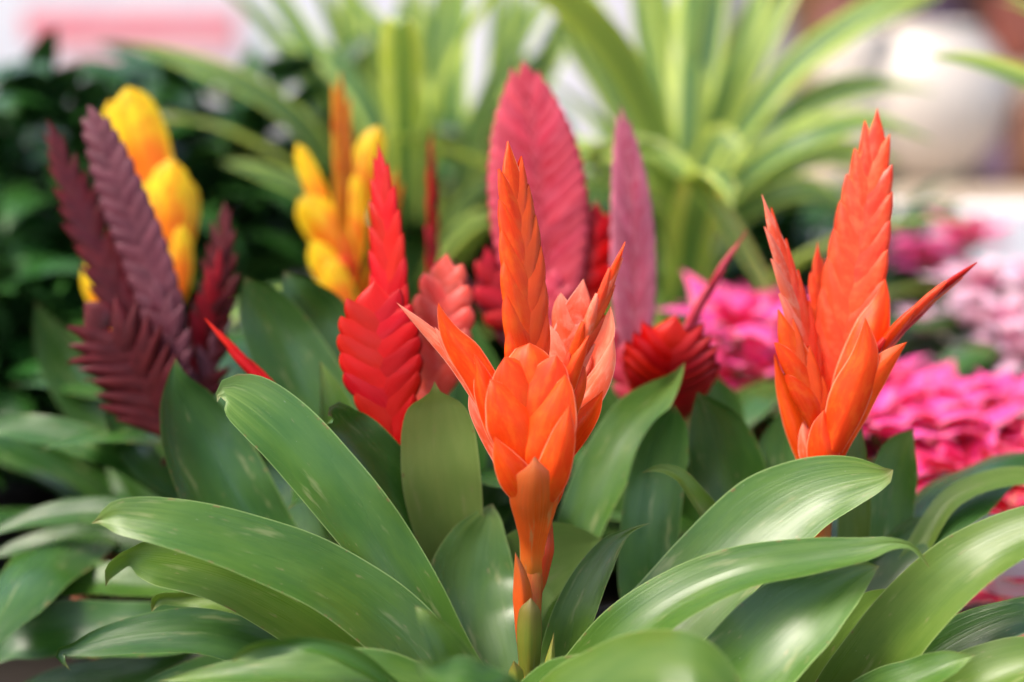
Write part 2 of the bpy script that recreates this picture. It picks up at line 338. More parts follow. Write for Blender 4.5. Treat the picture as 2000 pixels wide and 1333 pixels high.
# ------------------------------------------------------------------ flat flower spike of two overlapping rows of bracts
def spike(parent, z0, axis, hw, mat, nb=12, yaw=0., prof=None, Lf=.42, merge=False, flare=.02, thick=.42, v0=.12, mats=None, name='flower_spike',
          open_=0.0, steep=4.0, rnd=1.0, cross=.38, jit=.25):
    """axis rows (x, y, d); hw = real half width in picture pixels; yaw in degrees turns the flat side away"""
    ctrl = [(a[0], a[1], a[2] if len(a) > 2 else 0, hw, 0) for a in axis]
    NN = 80; C, Wv = px_curve(ctrl, z0, NN)
    T = np.gradient(C, axis=0); seg = np.linalg.norm(np.diff(C, axis=0), axis=1).sum(); T /= np.linalg.norm(T, axis=1)[:, None]
    wd = Wv/np.linalg.norm(Wv, axis=1)[:, None]; ya = math.radians(yaw)
    wd = wd*math.cos(ya)+np.cross(T, wd)*math.sin(ya)
    nd = np.cross(T, wd)
    if nd[NN//2] @ F_ > 0: nd = -nd
    hwm = np.linalg.norm(Wv, axis=1)
    prof = prof or [(0, .45), (.25, .85), (.45, 1), (.7, .85), (.88, .55), (1, .18)]
    pv, pw = zip(*prof); pr = lambda v: np.interp(np.clip(v, 0, 1), pv, pw)
    # smooth the profile
    gv = np.linspace(0, 1, 101); gw = pr(gv); gw = np.convolve(np.pad(gw, 5, mode='edge'), np.ones(11)/11, 'valid')
    PW = lambda v: np.interp(np.clip(v, 0, 1), gv, gw)
    S = np.linspace(0, 1, NN)
    def at(v):
        v = np.atleast_1d(v); vc = np.clip(v, 0, 1)
        c = np.stack([np.interp(vc, S, C[:, i]) for i in range(3)], 1)+np.stack([np.interp(vc, S, T[:, i]) for i in range(3)], 1)*((v-vc)*seg)[:, None]
        return c, np.stack([np.interp(vc, S, wd[:, i]) for i in range(3)], 1), np.stack([np.interp(vc, S, nd[:, i]) for i in range(3)], 1), np.interp(vc, S, hwm)
    part = MB()
    cm = np.linspace(0, .93, 12); c0, _, _, h0 = at(cm)
    part.tube(c0, h0*PW(cm)*min(.10, thick*.22)+.0004, 10)
    if not merge: part = part.build(name, mats[0] if mats else mat, parent)
    n, m = 18, 9
    for i in range(nb+1):
        side = 1 if i % 2 == 0 else -1
        f = i/nb
        vt = v0+(1-v0)*f**.92
        last = (i == nb)
        L = Lf*(.78+.3*(1-f))*(1+rng.uniform(-.25, .25)*jit)
        tone = float(rng.uniform(0, 1)); ja = rng.uniform(-.5, .5)*jit; vt += rng.uniform(-.3, .3)*jit*(1-v0)/nb*(i < nb)
        t = np.linspace(0, 1, n)
        vv = vt-L*(1-t)
        W = PW(vv); Wt = PW(vt)
        ease = np.sin(t*math.pi/2)**.8
        keel = side*(W*(1-t)+Wt*t)*ease*(1+rnd*.10*np.sin(math.pi*t**2.2)-rnd*.16*t**9+flare*(1+ja*4)*t**4+open_*t**2)
        mar = side*(W*(1-t)+Wt*t)*(-cross+(1+cross+flare-rnd*.16)*t**steep+open_*t**2)*1.0
        if last: keel = side*W*ease*(1-t**3); mar = -side*W*.7*(1-t**2.2)
        hgt = thick*PW(vv)*(.26+.38*t)*(1-.6*t**6)
        q = np.linspace(-1, 1, 2*m-1); aq = np.abs(q)
        c, wdir, ndir, hm = at(vv)
        pos = keel[:, None]*(1-aq)[None]+mar[:, None]*aq[None]
        nn_ = np.sign(q)[None]*hgt[:, None]*np.sin(np.minimum(aq*2.2, 1)*math.pi/2)[None]*(1-.12*aq[None])
        # crest line along the bract's middle so each bract swells
        nn_ = nn_*(1+.22*np.sin(aq*math.pi)[None]*np.sin(t*math.pi)[:, None])
        pts = c[:, None]+wdir[:, None]*(pos*hm[:, None])[..., None]+ndir[:, None]*(nn_*hm[:, None])[..., None]
        u = np.tile((q+1)/2, (n, 1)); tt = np.repeat(t[:, None], 2*m-1, 1)
        tgt = part if merge else MB()
        tgt.grid(pts, u, tt*L*seg*1.5, tt, tone)
        if not merge: tgt.build('bract', mats[i % len(mats)] if mats else mat, part)
    if merge: part = part.build(name, mat, parent)
    return part

def stem(parent, z0, rows, mat=None, name='stem'):
    r = cr([(a[0]*K*.8, a[1]*K*.8, a[2], a[3]) for a in rows], 40)
    C = np.array([P(a/(K*.8), b_/(K*.8), z0+d) for a, b_, d in r[:, :3]])
    mb = MB(); mb.tube(C, r[:, 3]*K*z0, 20); return mb.build(name, mat or M_stem, parent)

def pot(parent, base, r=.065, h=None, mat=None, soil=True):
    h = h or (RIM-BENCH)
    x, y = base[0], base[1]; z = BENCH+.0
    mb = MB(); mb.lathe((x, y, z), [(0, .002), (r*.72, .002), (r*.75, .004), (r*.93, h*.86), (r, h*.86), (r*1.02, h*.88), (r*1.02, h), (r*.95, h), (r*.92, h*.86), (r*.91, h*.84)])
    mb.build('pot', mat or M_black, parent)
    if soil:
        s = MB(); s.lathe((x, y, z), [(r*.90, h*.83), (r*.6, h*.86), (r*.2, h*.865), (0, h*.87)]); s.build('soil', M_soil, parent)

def strap(parent, base, az, ln, el, droop, hw, mat, cup=.25, name='leaf', tone=.5, mb=None, roll=0., tip=.22, n=26, m=7, wave=.04, shape=None):
    """free leaf: leaves base at azimuth az and elevation el (deg), bends down by droop (deg) along its length"""
    s = np.linspace(0, 1, n); a = math.radians(az); e = np.radians(el-droop*s**1.5)
    d = np.stack([np.cos(e)*math.sin(a), np.cos(e)*math.cos(a), np.sin(e)], 1)*ln/(n-1)
    C = np.asarray(base)+np.concatenate([[[0, 0, 0]], np.cumsum(d, axis=0)[:-1]])
    side = np.array([math.cos(a), -math.sin(a), 0.0])
    T = d/np.linalg.norm(d, axis=1)[:, None]; up = np.cross(side, T); r = math.radians(roll)*s
    sv = side[None]*np.cos(r)[:, None]+up*np.sin(r)[:, None]
    w_ = hw*(np.interp(s, [0, .3, .6, .85, 1], [.7, .9, 1, .72, 0]) if shape is None else np.interp(s, *shape))
    w_ = w_*np.sqrt(np.clip((1-s)/tip, 0, 1))**.6
    own = mb is None
    if own: mb = MB()
    sheet(mb, C, sv*w_[:, None], cup, tone, m=m, wave=wave, ph=rng.uniform(0, 6), fold=.2)
    if own: return mb.build(name, mat, parent)

def rosette(parent, base, n, ln, hw, mat, el=(25, 70), droop=(30, 80), az0=0, skip=None):
    for i in range(n):
        az = az0+i*137.5
        if skip and skip(az % 360): continue
        strap(parent, base, az, ln*rng.uniform(.75, 1.05), rng.uniform(*el), rng.uniform(*droop), hw*rng.uniform(.85, 1.1),
              mat if not isinstance(mat, list) else mat[i % len(mat)], tone=float(rng.uniform(0, 1)))

# ================================================================== the setting
g = MB(); g.grid(np.array([[[-60, -60, 0], [60, -60, 0]], [[-60, 60, 0], [60, 60, 0]]], float), np.array([[0, 1], [0, 1.]]), np.array([[0, 0], [1, 1.]]), np.array([[0, 0], [1, 1.]]))
o = g.build('floor', M_floor, None, smooth=False); o['kind'] = 'structure'
bt = thing('display_bench', 'long dark steel plant bench carrying all the potted plants', 'bench', (0, 1.1, 0))
mb = MB(); mb.box((-1.5, .45, BENCH-.03), (1.5, 1.95, BENCH)); mb.build('bench_top', M_bench, bt, False, .004)
mb = MB(); mb.box((-1.5, .43, BENCH-.05), (1.5, .447, BENCH+.02)); mb.build('front_lip', M_bench, bt, False, .003)
for x in (-1.4, 1.4):
    for y in (.55, 1.85):
        mb = MB(); mb.box((x-.02, y-.02, 0), (x+.02, y+.02, BENCH-.031)); mb.build('leg', M_bench, bt, False, .003)

# ================================================================== main orange bromeliad
Z = FOCUS
b0 = base_at(1020, Z+.015)
A = thing('bromeliad', 'orange bromeliad in the middle front, in sharp focus, its orange sword between five side spikes', 'potted plant', tuple(b0), 'bromeliads with flower spikes on the bench')
pot(A, b0)
main_leaves = [
 # (rows, material, cup, wave)
 ([(960,1400,.01,45,.5),(880,1345,.005,58,.6),(780,1235,-.005,62,.8),(640,1133,-.015,58,.9),(480,1066,-.025,52,.9),(330,1023,-.03,44,.8),(262,1012,-.03,38,.5),(226,1010,-.03,31,.3),(203,1014,-.028,16,.2),(190,1018,-.026,5,.2),(178,1023,-.026,0,0)], M_leaf, .18, .02),
 ([(940,1430,.015,45,.4),(840,1390,.012,60,.4),(700,1275,.012,66,.5),(560,1180,.01,62,.6),(420,1120,.0,50,.6),(320,1098,-.004,46,.5),(275,1092,-.006,34,.2),(252,1090,-.008,18,-.2),(234,1098,-.012,14,-.9),(219,1112,-.014,13,-.9),(211,1128,-.014,6,-.5),(206,1147,-.014,0,0)], M_leafy, .2, .03),
 ([(960,1400,.03,40,.2),(880,1290,.026,48,.3),(812,1172,.02,55,.35),(728,1045,.014,62,.4),(626,920,.01,63,.45),(535,824,.01,60,.5),(488,787,.01,53,.5),(458,770,.01,40,.5),(440,764,.01,24,.2),(428,770,.01,8,0),(424,786,.008,0,0)], M_leaf, .22, .03),
 ([(940,1350,.082,38,.2),(895,1200,.078,46,.2),(846,1070,.068,50,.2),(775,950,.056,53,.2),(712,872,.044,50,.3),(668,825,.036,36,.5),(652,805,.03,20,.4),(640,812,.026,0,0)], M_leafd, .25, .04),
 ([(930,1330,.085,40,0),(905,1180,.078,52,0),(880,1050,.066,66,0),(862,930,.050,77,0),(856,850,.044,73,0),(852,802,.04,60,0),(851,780,.038,40,0),(850,768,.036,13,0),(849,745,.034,0,0)], M_leafl, .2, .01),
 ([(975,1420,.03,50,0),(960,1300,.04,68,0),(930,1200,.05,82,.1),(922,1130,.055,85,.1),(935,1060,.058,62,.1),(955,1005,.06,24,.1),(962,984,.062,0,0)], M_leaf, .16, .02),
 ([(960,1350,.064,50,.2),(985,1200,.068,70,.3),(1030,1110,.07,82,.4),(1095,1078,.072,66,.4),(1145,1064,.072,34,.3),(1180,1056,.072,0,0)], M_leafl, .12, .01),
 ([(1060,1420,.015,36,-.3),(1090,1310,.02,42,-.3),(1122,1200,.02,40,-.3),(1165,1110,.02,31,-.3),(1200,1060,.02,18,-.3),(1228,1038,.02,6,0),(1270,1022,.02,0,0)], M_leaf, .25, .02),
 ([(1060,1330,.095,40,-.2),(1100,1160,.10,42,-.3),(1137,1020,.10,45,-.4),(1188,910,.10,50,-.5),(1245,820,.10,46,-.6),(1295,765,.095,28,-.4),(1322,735,.09,12,0),(1338,708,.088,0,0)], M_leaf, .3, .02),
 ([(990,1430,-.04,36,.2),(930,1360,-.055,42,.2),(885,1290,-.065,38,.2),(848,1232,-.068,26,.2),(825,1200,-.068,12,.1),(811,1184,-.066,0,0)], M_leaf, .35, .02),
 ([(960,1440,-.02,35,1),(870,1375,-.05,38,1.4),(740,1325,-.06,34,1.7),(600,1315,-.065,28,1.8),(470,1318,-.065,20,1.6),(380,1323,-.062,10,1),(308,1331,-.06,0,0)], M_leaf, .3, .05),
 ([(860,1420,-.04,8,.6),(770,1345,-.06,12,.8),(690,1290,-.07,17,.8),(610,1262,-.075,14,.5),(550,1262,-.078,17,-.4),(505,1268,-.08,20,-.6),(475,1280,-.08,12,-.3),(452,1292,-.08,0,0)], M_leaf, .5, .05),
 ([(1010,1450,-.08,40,1),(960,1365,-.105,46,1),(905,1330,-.11,32,1.2),(862,1322,-.11,28,.8),(832,1308,-.11,18,.4),(816,1286,-.11,0,0)], M_leaf, .35, .08),
 ([(1040,1450,-.05,50,-1),(1100,1370,-.075,56,-1.2),(1190,1325,-.09,60,-1.2),(1285,1300,-.105,66,-1.1),(1365,1315,-.115,62,-.9),(1410,1370,-.12,50,-.5),(1425,1440,-.12,20,0),(1420,1490,-.12,0,0)], M_leafy, -.2, .03),
 ([(1030,1440,-.03,40,-1),(1075,1360,-.05,48,-1.1),(1140,1325,-.06,34,-1.3),(1220,1320,-.07,26,-1.3),(1330,1345,-.08,0,0)], M_leaf, .3, .05),
 ([(1060,1440,.02,45,-.5),(1160,1345,.02,64,-.5),(1275,1235,.02,74,-.6),(1385,1125,.02,80,-.6),(1495,1020,.02,80,-.6),(1590,962,.018,66,-.5),(1665,940,.015,48,-.3),(1715,932,.012,27,-.1),(1735,926,.01,14,0),(1745,918,.01,0,0)], M_leaf, .2, .03),
 ([(1040,1450,-.005,38,-.8),(1130,1340,-.015,44,-.9),(1220,1245,-.025,47,-1),(1330,1165,-.03,44,-1),(1450,1115,-.035,37,-1),(1590,1090,-.035,30,-1),(1690,1075,-.035,21,-.8),(1745,1063,-.035,11,-.5),(1780,1068,-.035,6,0),(1800,1088,-.034,4,0),(1817,1112,-.033,0,0)], M_leaf, .35, .03),
 ([(1270,1480,-.02,60,-.3),(1360,1400,-.03,80,-.4),(1450,1310,-.035,84,-.5),(1545,1215,-.035,76,-.6),(1630,1150,-.03,52,-.5),(1680,1120,-.028,28,-.3),(1718,1106,-.026,0,0)], M_leaf, .25, .03),
 ([(880,1440,.02,40,.5),(740,1385,.03,46,.6),(580,1295,.035,50,.6),(430,1240,.035,42,.8),(290,1240,.03,36,.8),(180,1260,.025,22,.6),(140,1270,.022,12,0),(118,1275,.02,10,-.5),(137,1310,.02,0,0)], M_leafd, .3, .05),
 ([(860,1400,.03,36,.5),(700,1290,.035,40,.6),(560,1205,.035,34,.6),(440,1172,.03,22,.6),(350,1170,.028,14,-.2),(308,1172,.026,12,-.6),(296,1196,.026,0,0)], M_leafy, .4, .05),
 ([(900,1440,.05,40,.5),(760,1380,.06,48,.5),(600,1340,.06,46,.8),(440,1320,.06,40,.8),(330,1330,.055,20,.5),(250,1350,.05,0,0)], M_leafd, .3, .05),
 ([(1100,1450,.03,50,-.5),(1220,1370,.035,56,-.6),(1340,1290,.035,55,-.6),(1440,1210,.03,45,-.6),(1540,1140,.03,25,-.4),(1590,1110,.03,0,0)], M_leafd, .2, .03),
]
for rows, m_, cu, wa in main_leaves: leaf(A, Z, rows, m_, cu, wa, tone=float(rng.uniform(0, 1)), n=60)
for az in (165, 195, 215):
    strap(A, b0+np.array([0, 0, .0]), az, .19, rng.uniform(12, 30), 45, .021, M_leaf, tone=float(rng.uniform(0, 1)), n=40, m=11)
# stem with its sheaths
stem(A, Z+.006, [(1028,1420,.006,20),(1032,1330,.003,21),(1035,1230,.002,21),(1038,1130,.001,23),(1042,1050,0,28),(1044,985,-.004,42),(1041,925,-.006,48),(1038,860,0,20)])
boat(A, Z, [(1036,1165,.008,12,0),(1038,1120,.002,22,0),(1040,1080,-.002,24,0),(1042,1030,-.014,36,0),(1043,980,-.027,49,0),(1045,940,-.035,40,0),(1046,912,-.038,16,0),(1044,892,-.038,0,0)], M_sheath, .5, 'bract')
boat(A, Z, [(1034,1340,.010,10,0),(1026,1230,.000,20,0),(1022,1180,-.003,20,0),(1017,1130,-.006,14,0),(1006,1078,-.008,0,0)], M_sheath, .9, 'sheath')
boat(A, Z, [(1034,1370,.012,10,0),(1034,1290,.000,22,0),(1034,1240,-.005,25,0),(1035,1195,-.007,21,0),(1037,1168,-.007,0,0)], M_sheathg, .8, 'sheath')
boat(A, Z, [(1040,1180,.012,10,0),(1050,1130,.006,20,0),(1062,1080,.002,20,0),(1070,1040,.002,11,0),(1077,1008,0,0,0)], M_sheath, .9, 'sheath')
boat(A, Z, [(1005,1370,-.006,16,0),(1008,1320,-.01,15,0),(1003,1290,-.012,0,0)], M_sheathg, .8, 'sheath')
boat(A, Z, [(1062,1370,-.006,16,0),(1072,1310,-.006,12,0),(1082,1235,-.004,0,0)], M_sheathg, .8, 'sheath')
# spikes: back ones first
spike(A, Z+.012, [(1075,860,.0),(1095,760,.006),(1115,650,.012),(1140,545,.014)], 52, M_salmon, nb=8, yaw=-18, Lf=.55, thick=.3,
      prof=[(0,.4),(.3,.8),(.6,1),(.85,.95),(1,.6)])
boat(A, Z, [(1060,900,.01,16,0),(1110,800,.016,26,-.2),(1160,710,.018,27,-.3),(1185,645,.016,17,-.2),(1193,598,.014,0,0)], M_salmon, -.5)
spike(A, Z-.002, [(1042,880,.0),(1035,780,-.001),(1024,560,-.002),(1008,400,.002),(991,276,.006)], 56, M_orange, nb=13, yaw=36, Lf=.40, v0=.33,
      prof=[(0,.4),(.25,.9),(.45,1.0),(.65,.97),(.8,.82),(.92,.62),(1,.5)], thick=.42, flare=.03, steep=3.2)
boat(A, Z, [(1060,920,.0,14,0),(1100,830,.004,24,-.2),(1150,770,.006,26,-.4),(1185,710,.005,16,-.3),(1199,655,.003,0,0)], M_salmon, .6)
boat(A, Z, [(1050,960,-.002,14,0),(1085,900,-.004,24,-.1),(1120,850,-.006,28,-.3),(1155,805,-.006,19,-.3),(1178,763,-.006,0,0)], M_orange, -.5)
spike(A, Z-.008, [(1075,850,.0),(1105,760,-.004),(1140,670,-.008),(1180,575,-.010),(1221,473,-.010)], 31, M_coral, nb=9, yaw=38, Lf=.42, v0=.32, thick=.7,
      prof=[(0,.5),(.35,1.0),(.6,.85),(.8,.6),(1,.22)], mats=[M_orange, M_coral, M_salmon])
boat(A, Z, [(1075,850,-.012,14,0),(1102,760,-.018,21,0),(1128,700,-.02,15,0),(1152,653,-.02,0,0)], M_orange, .8)
boat(A, Z, [(1080,860,-.01,14,0),(1112,800,-.014,19,0),(1133,745,-.015,14,0),(1139,700,-.014,0,0)], M_orange, .8)
# left branch
boat(A, Z, [(1020,960,.0,18,0),(965,860,.0,22,.1),(935,800,0,19,.1),(918,748,0,0,0)], M_salmon, .8)
boat(A, Z, [(1000,880,-.004,12,0),(935,765,-.008,20,.1),(880,690,-.010,17,.2),(825,637,-.011,10,.1),(774,591,-.012,0,0)], M_salmon, .6)
boat(A, Z, [(940,760,-.010,8,0),(895,705,-.013,14,0),(865,665,-.014,8,0),(849,638,-.014,0,0)], M_salmon, .6)
boat(A, Z, [(985,860,-.01,18,0),(958,775,-.014,32,.1),(915,700,-.016,32,.1),(878,650,-.017,19,.1),(862,615,-.017,8,0),(856,591,-.017,0,0)], M_orange, .6)
boat(A, Z, [(1000,900,-.01,20,0),(975,830,-.014,30,.1),(950,765,-.017,24,.1),(935,715,-.018,9,0),(925,690,-.018,0,0)], M_orange, .7)
# front spike
stem(A, Z-.0, [(1040,900,.0,26),(1037,820,-.008,34),(1036,740,-.012,18)], M_orange, 'rachis')
for rows, cu in (
  ([(1040,960,-.004,14,0),(1038,880,-.012,46,0),(1036,790,-.018,60,0),(1034,725,-.020,53,0),(1034,692,-.019,38,0),(1034,677,-.018,20,0),(1035,670,-.018,0,0)], .55),
  ([(1040,960,-.008,14,0),(1030,880,-.017,42,0),(1016,800,-.022,56,.1),(1004,745,-.023,46,.2),(994,714,-.023,27,.2),(986,697,-.023,0,0)], .5),
  ([(1042,960,-.010,14,0),(1050,880,-.020,44,0),(1060,800,-.024,56,-.1),(1072,745,-.025,42,-.2),(1082,712,-.025,24,-.2),(1087,694,-.025,0,0)], .5),
  ([(1040,970,-.012,14,0),(1022,900,-.022,44,0),(1004,830,-.026,52,.2),(982,785,-.027,36,.3),(967,757,-.027,18,.3),(957,740,-.026,0,0)], .5),
  ([(1044,970,-.014,14,0),(1058,900,-.025,46,0),(1074,830,-.028,50,-.2),(1092,780,-.029,32,-.3),(1101,752,-.029,16,-.3),(1104,731,-.029,0,0)], .5)):
    boat(A, Z, rows, M_orange, cu*.85, fold=.05)
boat(A, Z, [(1035,1000,-.020,16,0),(1010,940,-.030,34,0),(983,893,-.034,22,0),(966,853,-.034,0,0)], M_orange, .7)
boat(A, Z, [(1050,1000,-.022,16,0),(1078,930,-.033,34,0),(1100,855,-.038,25,0),(1112,790,-.038,0,0)], M_orange, .7)
boat(A, Z, [(1060,1010,-.008,14,0),(1082,960,-.012,19,0),(1094,925,-.012,11,0),(1099,903,-.011,0,0)], M_orange, .8)

# ================================================================== right orange bromeliad
Z2 = .885; b2 = base_at(1600, Z2+.01)
B = thing('bromeliad', 'taller orange bromeliad at the right, slightly blurred, before the pink poinsettias', 'potted plant', tuple(b2), 'bromeliads with flower spikes on the bench')
pot(B, b2)
spike(B, Z2+.012, [(1610,800,0),(1600,640,.004),(1597,472,.006)], 30, M_coral, nb=9, yaw=20)
spike(B, Z2, [(1615,900,0),(1640,720,0),(1672,520,0),(1698,350,.002),(1714,210,.006)], 64, M_coral, nb=18, yaw=-18, Lf=.34, v0=.25, thick=.32, rnd=.6,
      prof=[(0,.3),(.25,.85),(.42,1),(.6,.95),(.78,.8),(.9,.58),(1,.25)], flare=.03, steep=3.4)
spike(B, Z2-.006, [(1605,860,0),(1580,700,-.004),(1535,530,-.008),(1488,380,-.008)], 44, M_salmon, nb=11, yaw=40, Lf=.5, v0=.25, thick=.32, rnd=.5, mats=[M_coral, M_salmon])
spike(B, Z2-.012, [(1650,840,0),(1720,685,-.004),(1800,600,-.008),(1908,513,-.012)], 34, M_coral, nb=7, yaw=62, Lf=.5, v0=.35, thick=.6, mats=[M_orange, M_red, M_coral],
      prof=[(0,.5),(.4,1.0),(.7,.8),(.9,.55),(1,.25)])
boat(B, Z2, [(1640,860,-.01,20,0),(1670,740,-.014,40,0),(1705,640,-.014,34,-.1),(1724,585,-.012,16,0),(1729,543,-.012,0,0)], M_orange, .5)
spike(B, Z2-.016, [(1605,900,0),(1590,790,-.002),(1550,690,-.004),(1520,605,-.006)], 46, M_orange, nb=5, yaw=30, Lf=.6, v0=.5, thick=.6,
      prof=[(0,.4),(.35,.95),(.7,1),(.9,.7),(1,.35)])
boat(B, Z2, [(1625,900,-.02,22,0),(1660,800,-.026,40,0),(1705,735,-.028,30,0),(1745,692,-.028,14,0),(1772,668,-.028,0,0)], M_orange, .5)
boat(B, Z2, [(1625,880,-.026,22,0),(1660,780,-.03,40,0),(1692,690,-.032,26,0),(1690,620,-.032,0,0)], M_orange, .55)
boat(B, Z2, [(1590,930,-.008,18,0),(1560,850,-.008,22,0),(1530,760,-.008,14,0),(1512,690,-.008,0,0)], M_orange, .6)
boat(B, Z2, [(1605,940,-.022,24,0),(1610,880,-.026,33,0),(1606,835,-.027,20,0),(1610,800,-.027,0,0)], M_orange, .7)
boat(B, Z2, [(1590,940,-.016,18,0),(1582,890,-.02,20,0),(1572,850,-.02,12,0),(1568,825,-.02,0,0)], M_salmon, .7)
stem(B, Z2, [(1600,1320,.0,20),(1600,1150,0,20),(1600,1000,0,26),(1602,920,-.004,34),(1605,860,-.004,32),(1610,800,0,14)])
right_leaves = [
 ([(1500,1420,.0,50,0),(1380,1330,.02,56,0),(1275,1180,.03,60,0),(1270,1020,.035,58,0),(1290,900,.035,52,0),(1310,830,.03,34,0),(1318,790,.025,0,0)], M_leafd, .2, .03),
 ([(1520,1400,.03,50,.1),(1480,1200,.04,62,.2),(1445,1040,.045,70,.2),(1420,920,.045,74,.2),(1395,840,.04,60,.3),(1375,795,.035,30,.3),(1362,765,.03,0,0)], M_leafd, .2, .03),
 ([(1600,1300,.03,40,0),(1570,1120,.045,56,0),(1540,980,.05,62,0),(1525,880,.055,48,0),(1535,820,.055,20,0),(1548,790,.055,0,0)], M_leafd, .2, .02),
 ([(1620,1350,.02,36,0),(1680,1180,.03,46,0),(1725,1040,.035,52,0),(1745,930,.035,46,-.1),(1762,870,.033,28,-.2),(1785,838,.03,0,0)], M_leaf, .25, .03),
 ([(1610,1320,.01,26,0),(1655,1150,.02,30,0),(1668,1000,.02,32,0),(1668,890,.02,24,0),(1672,830,.02,10,0),(1676,790,.02,0,0)], M_leafy, .25, .03),
 ([(1560,1350,.03,26,.2),(1480,1160,.015,28,.3),(1410,1040,.0,25,.5),(1358,968,-.008,18,.6),(1325,928,-.01,13,.6),(1290,915,-.01,8,.3),(1253,924,-.01,0,0)], M_leafy, .4, .03),
 ([(1600,1440,-.04,55,-.4),(1680,1330,-.06,62,-.5),(1780,1200,-.075,58,-.6),(1890,1100,-.085,50,-.8),(2000,1042,-.09,40,-1),(2100,1010,-.095,26,-1),(2190,1000,-.095,0,0)], M_leafy, .3, .03),
 ([(1660,1380,.0,22,-.3),(1740,1200,.01,24,-.4),(1800,1060,.015,20,-.6),(1860,975,.018,17,-1),(1950,938,.02,17,-1.2),(2050,935,.02,12,-1),(2110,950,.02,0,0)], M_leafy, .35, .03),
 ([(1560,1420,-.03,56,-.2),(1610,1310,-.04,60,-.3),(1670,1220,-.045,44,-.4),(1712,1175,-.045,22,-.4),(1738,1160,-.045,10,-.2),(1762,1156,-.045,0,0)], M_leafy, .3, .04),
 ([(1600,1450,-.06,36,-.7),(1700,1375,-.08,42,-.8),(1790,1325,-.09,30,-1),(1855,1296,-.095,20,-.8),(1906,1279,-.095,0,0)], M_leaf, .4, .05),
 ([(1640,1440,-.03,40,-.6),(1760,1340,-.045,46,-.7),(1860,1265,-.055,42,-.8),(1960,1215,-.06,32,-.9),(2060,1190,-.06,20,-.9),(2130,1180,-.06,0,0)], M_leafd, .3, .03),
 ([(1700,1460,-.06,46,-.6),(1820,1380,-.075,50,-.7),(1930,1315,-.085,46,-.8),(2030,1285,-.09,34,-.8),(2120,1280,-.09,0,0)], M_leafy, .3, .03),
 ([(1560,1430,.02,40,0),(1600,1300,.01,46,0),(1625,1220,.01,34,0),(1640,1170,.01,0,0)], M_leafy, .2, .03),
 ([(1700,1470,.03,36,-.3),(1800,1350,.03,38,-.4),(1900,1260,.03,36,-.5),(2000,1200,.025,30,-.6),(2090,1180,.02,0,0)], M_leafd, .25, .03),
]
for rows, m_, cu, wa in right_leaves: leaf(B, Z2, rows, m_, cu, wa, tone=float(rng.uniform(0, 1)))
for az in (20, 60, 340): strap(B, b2, az, .2, rng.uniform(35, 55), 60, .024, M_leafd, tone=float(rng.uniform(0, 1)))

# ================================================================== red bromeliad, left of the middle
Z3 = .915; b3 = base_at(700, Z3+.02)
Cc = thing('bromeliad', 'scarlet red bromeliad with a broad feathered red spike, just left of the middle orange one', 'potted plant', tuple(b3), 'bromeliads with flower spikes on the bench')
pot(Cc, b3)
spike(Cc, Z3+.02, [(850,770,0),(862,650,0),(873,495,.004)], 64, M_redpink, nb=9, yaw=-10, Lf=.42, v0=.3, prof=[(0,.5),(.35,.9),(.65,1),(.88,.75),(1,.4)])
spike(Cc, Z3+.03, [(820,880,0),(838,780,0),(840,690,0)], 44, M_redpink, nb=6, yaw=0, Lf=.5, v0=.3)
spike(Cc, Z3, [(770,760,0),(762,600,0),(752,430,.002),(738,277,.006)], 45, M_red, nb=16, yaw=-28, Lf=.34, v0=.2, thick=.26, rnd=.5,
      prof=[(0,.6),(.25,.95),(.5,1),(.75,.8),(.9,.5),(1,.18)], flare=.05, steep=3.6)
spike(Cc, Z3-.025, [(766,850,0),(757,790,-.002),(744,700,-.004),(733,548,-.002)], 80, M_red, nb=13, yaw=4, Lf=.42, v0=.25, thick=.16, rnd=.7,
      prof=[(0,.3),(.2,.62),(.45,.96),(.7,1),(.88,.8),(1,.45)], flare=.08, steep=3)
stem(Cc, Z3, [(700,1300,.02,18),(735,1100,.01,18),(760,960,0,20),(765,860,0,22)])
spike(Cc, Z3-.02, [(640,860,0),(560,790,0),(480,710,0),(400,622,0)], 26, M_red, nb=5, yaw=70, Lf=.5, v0=.4, thick=.9, prof=[(0,.8),(.4,1),(.7,.7),(1,.2)])
red_leaves = [
 ([(640,1300,.0,60,.1),(570,1180,.0,74,.2),(500,1060,.0,80,.3),(430,940,.0,82,.4),(385,850,.0,70,.5),(358,780,-.002,46,.5),(346,735,-.004,18,.2),(343,700,-.005,0,0)], M_leafd, .35, .05),
 ([(720,1200,.02,50,.1),(680,960,.05,70,.2),(610,780,.06,76,.2),(550,670,.06,66,.3),(505,590,.055,44,.3),(478,540,.05,0,0)], M_leafd, .3, .03),
 ([(760,1150,.04,50,.1),(720,860,.07,62,.2),(670,710,.075,66,.2),(620,620,.075,58,.2),(580,570,.07,36,.1),(555,530,.07,0,0)], M_leafd, .3, .03),
 ([(680,1200,.0,40,.1),(690,1000,.01,50,.1),(672,880,.01,46,.1),(648,770,.01,24,.1),(625,705,.01,0,0)], M_leaf, .3, .05),
 ([(780,1200,.03,50,0),(960,1040,.05,56,0),(1000,900,.05,50,0),(975,780,.05,30,0),(950,720,.05,0,0)], M_leafd, .2, .03),
]
for rows, m_, cu, wa in red_leaves: leaf(Cc, Z3, rows, m_, cu, wa, tone=float(rng.uniform(0, 1)))
for az in (0, 40, 325): strap(Cc, b3, az+10, .2, rng.uniform(20, 50), 55, .025, M_leafd, tone=float(rng.uniform(0, 1)))

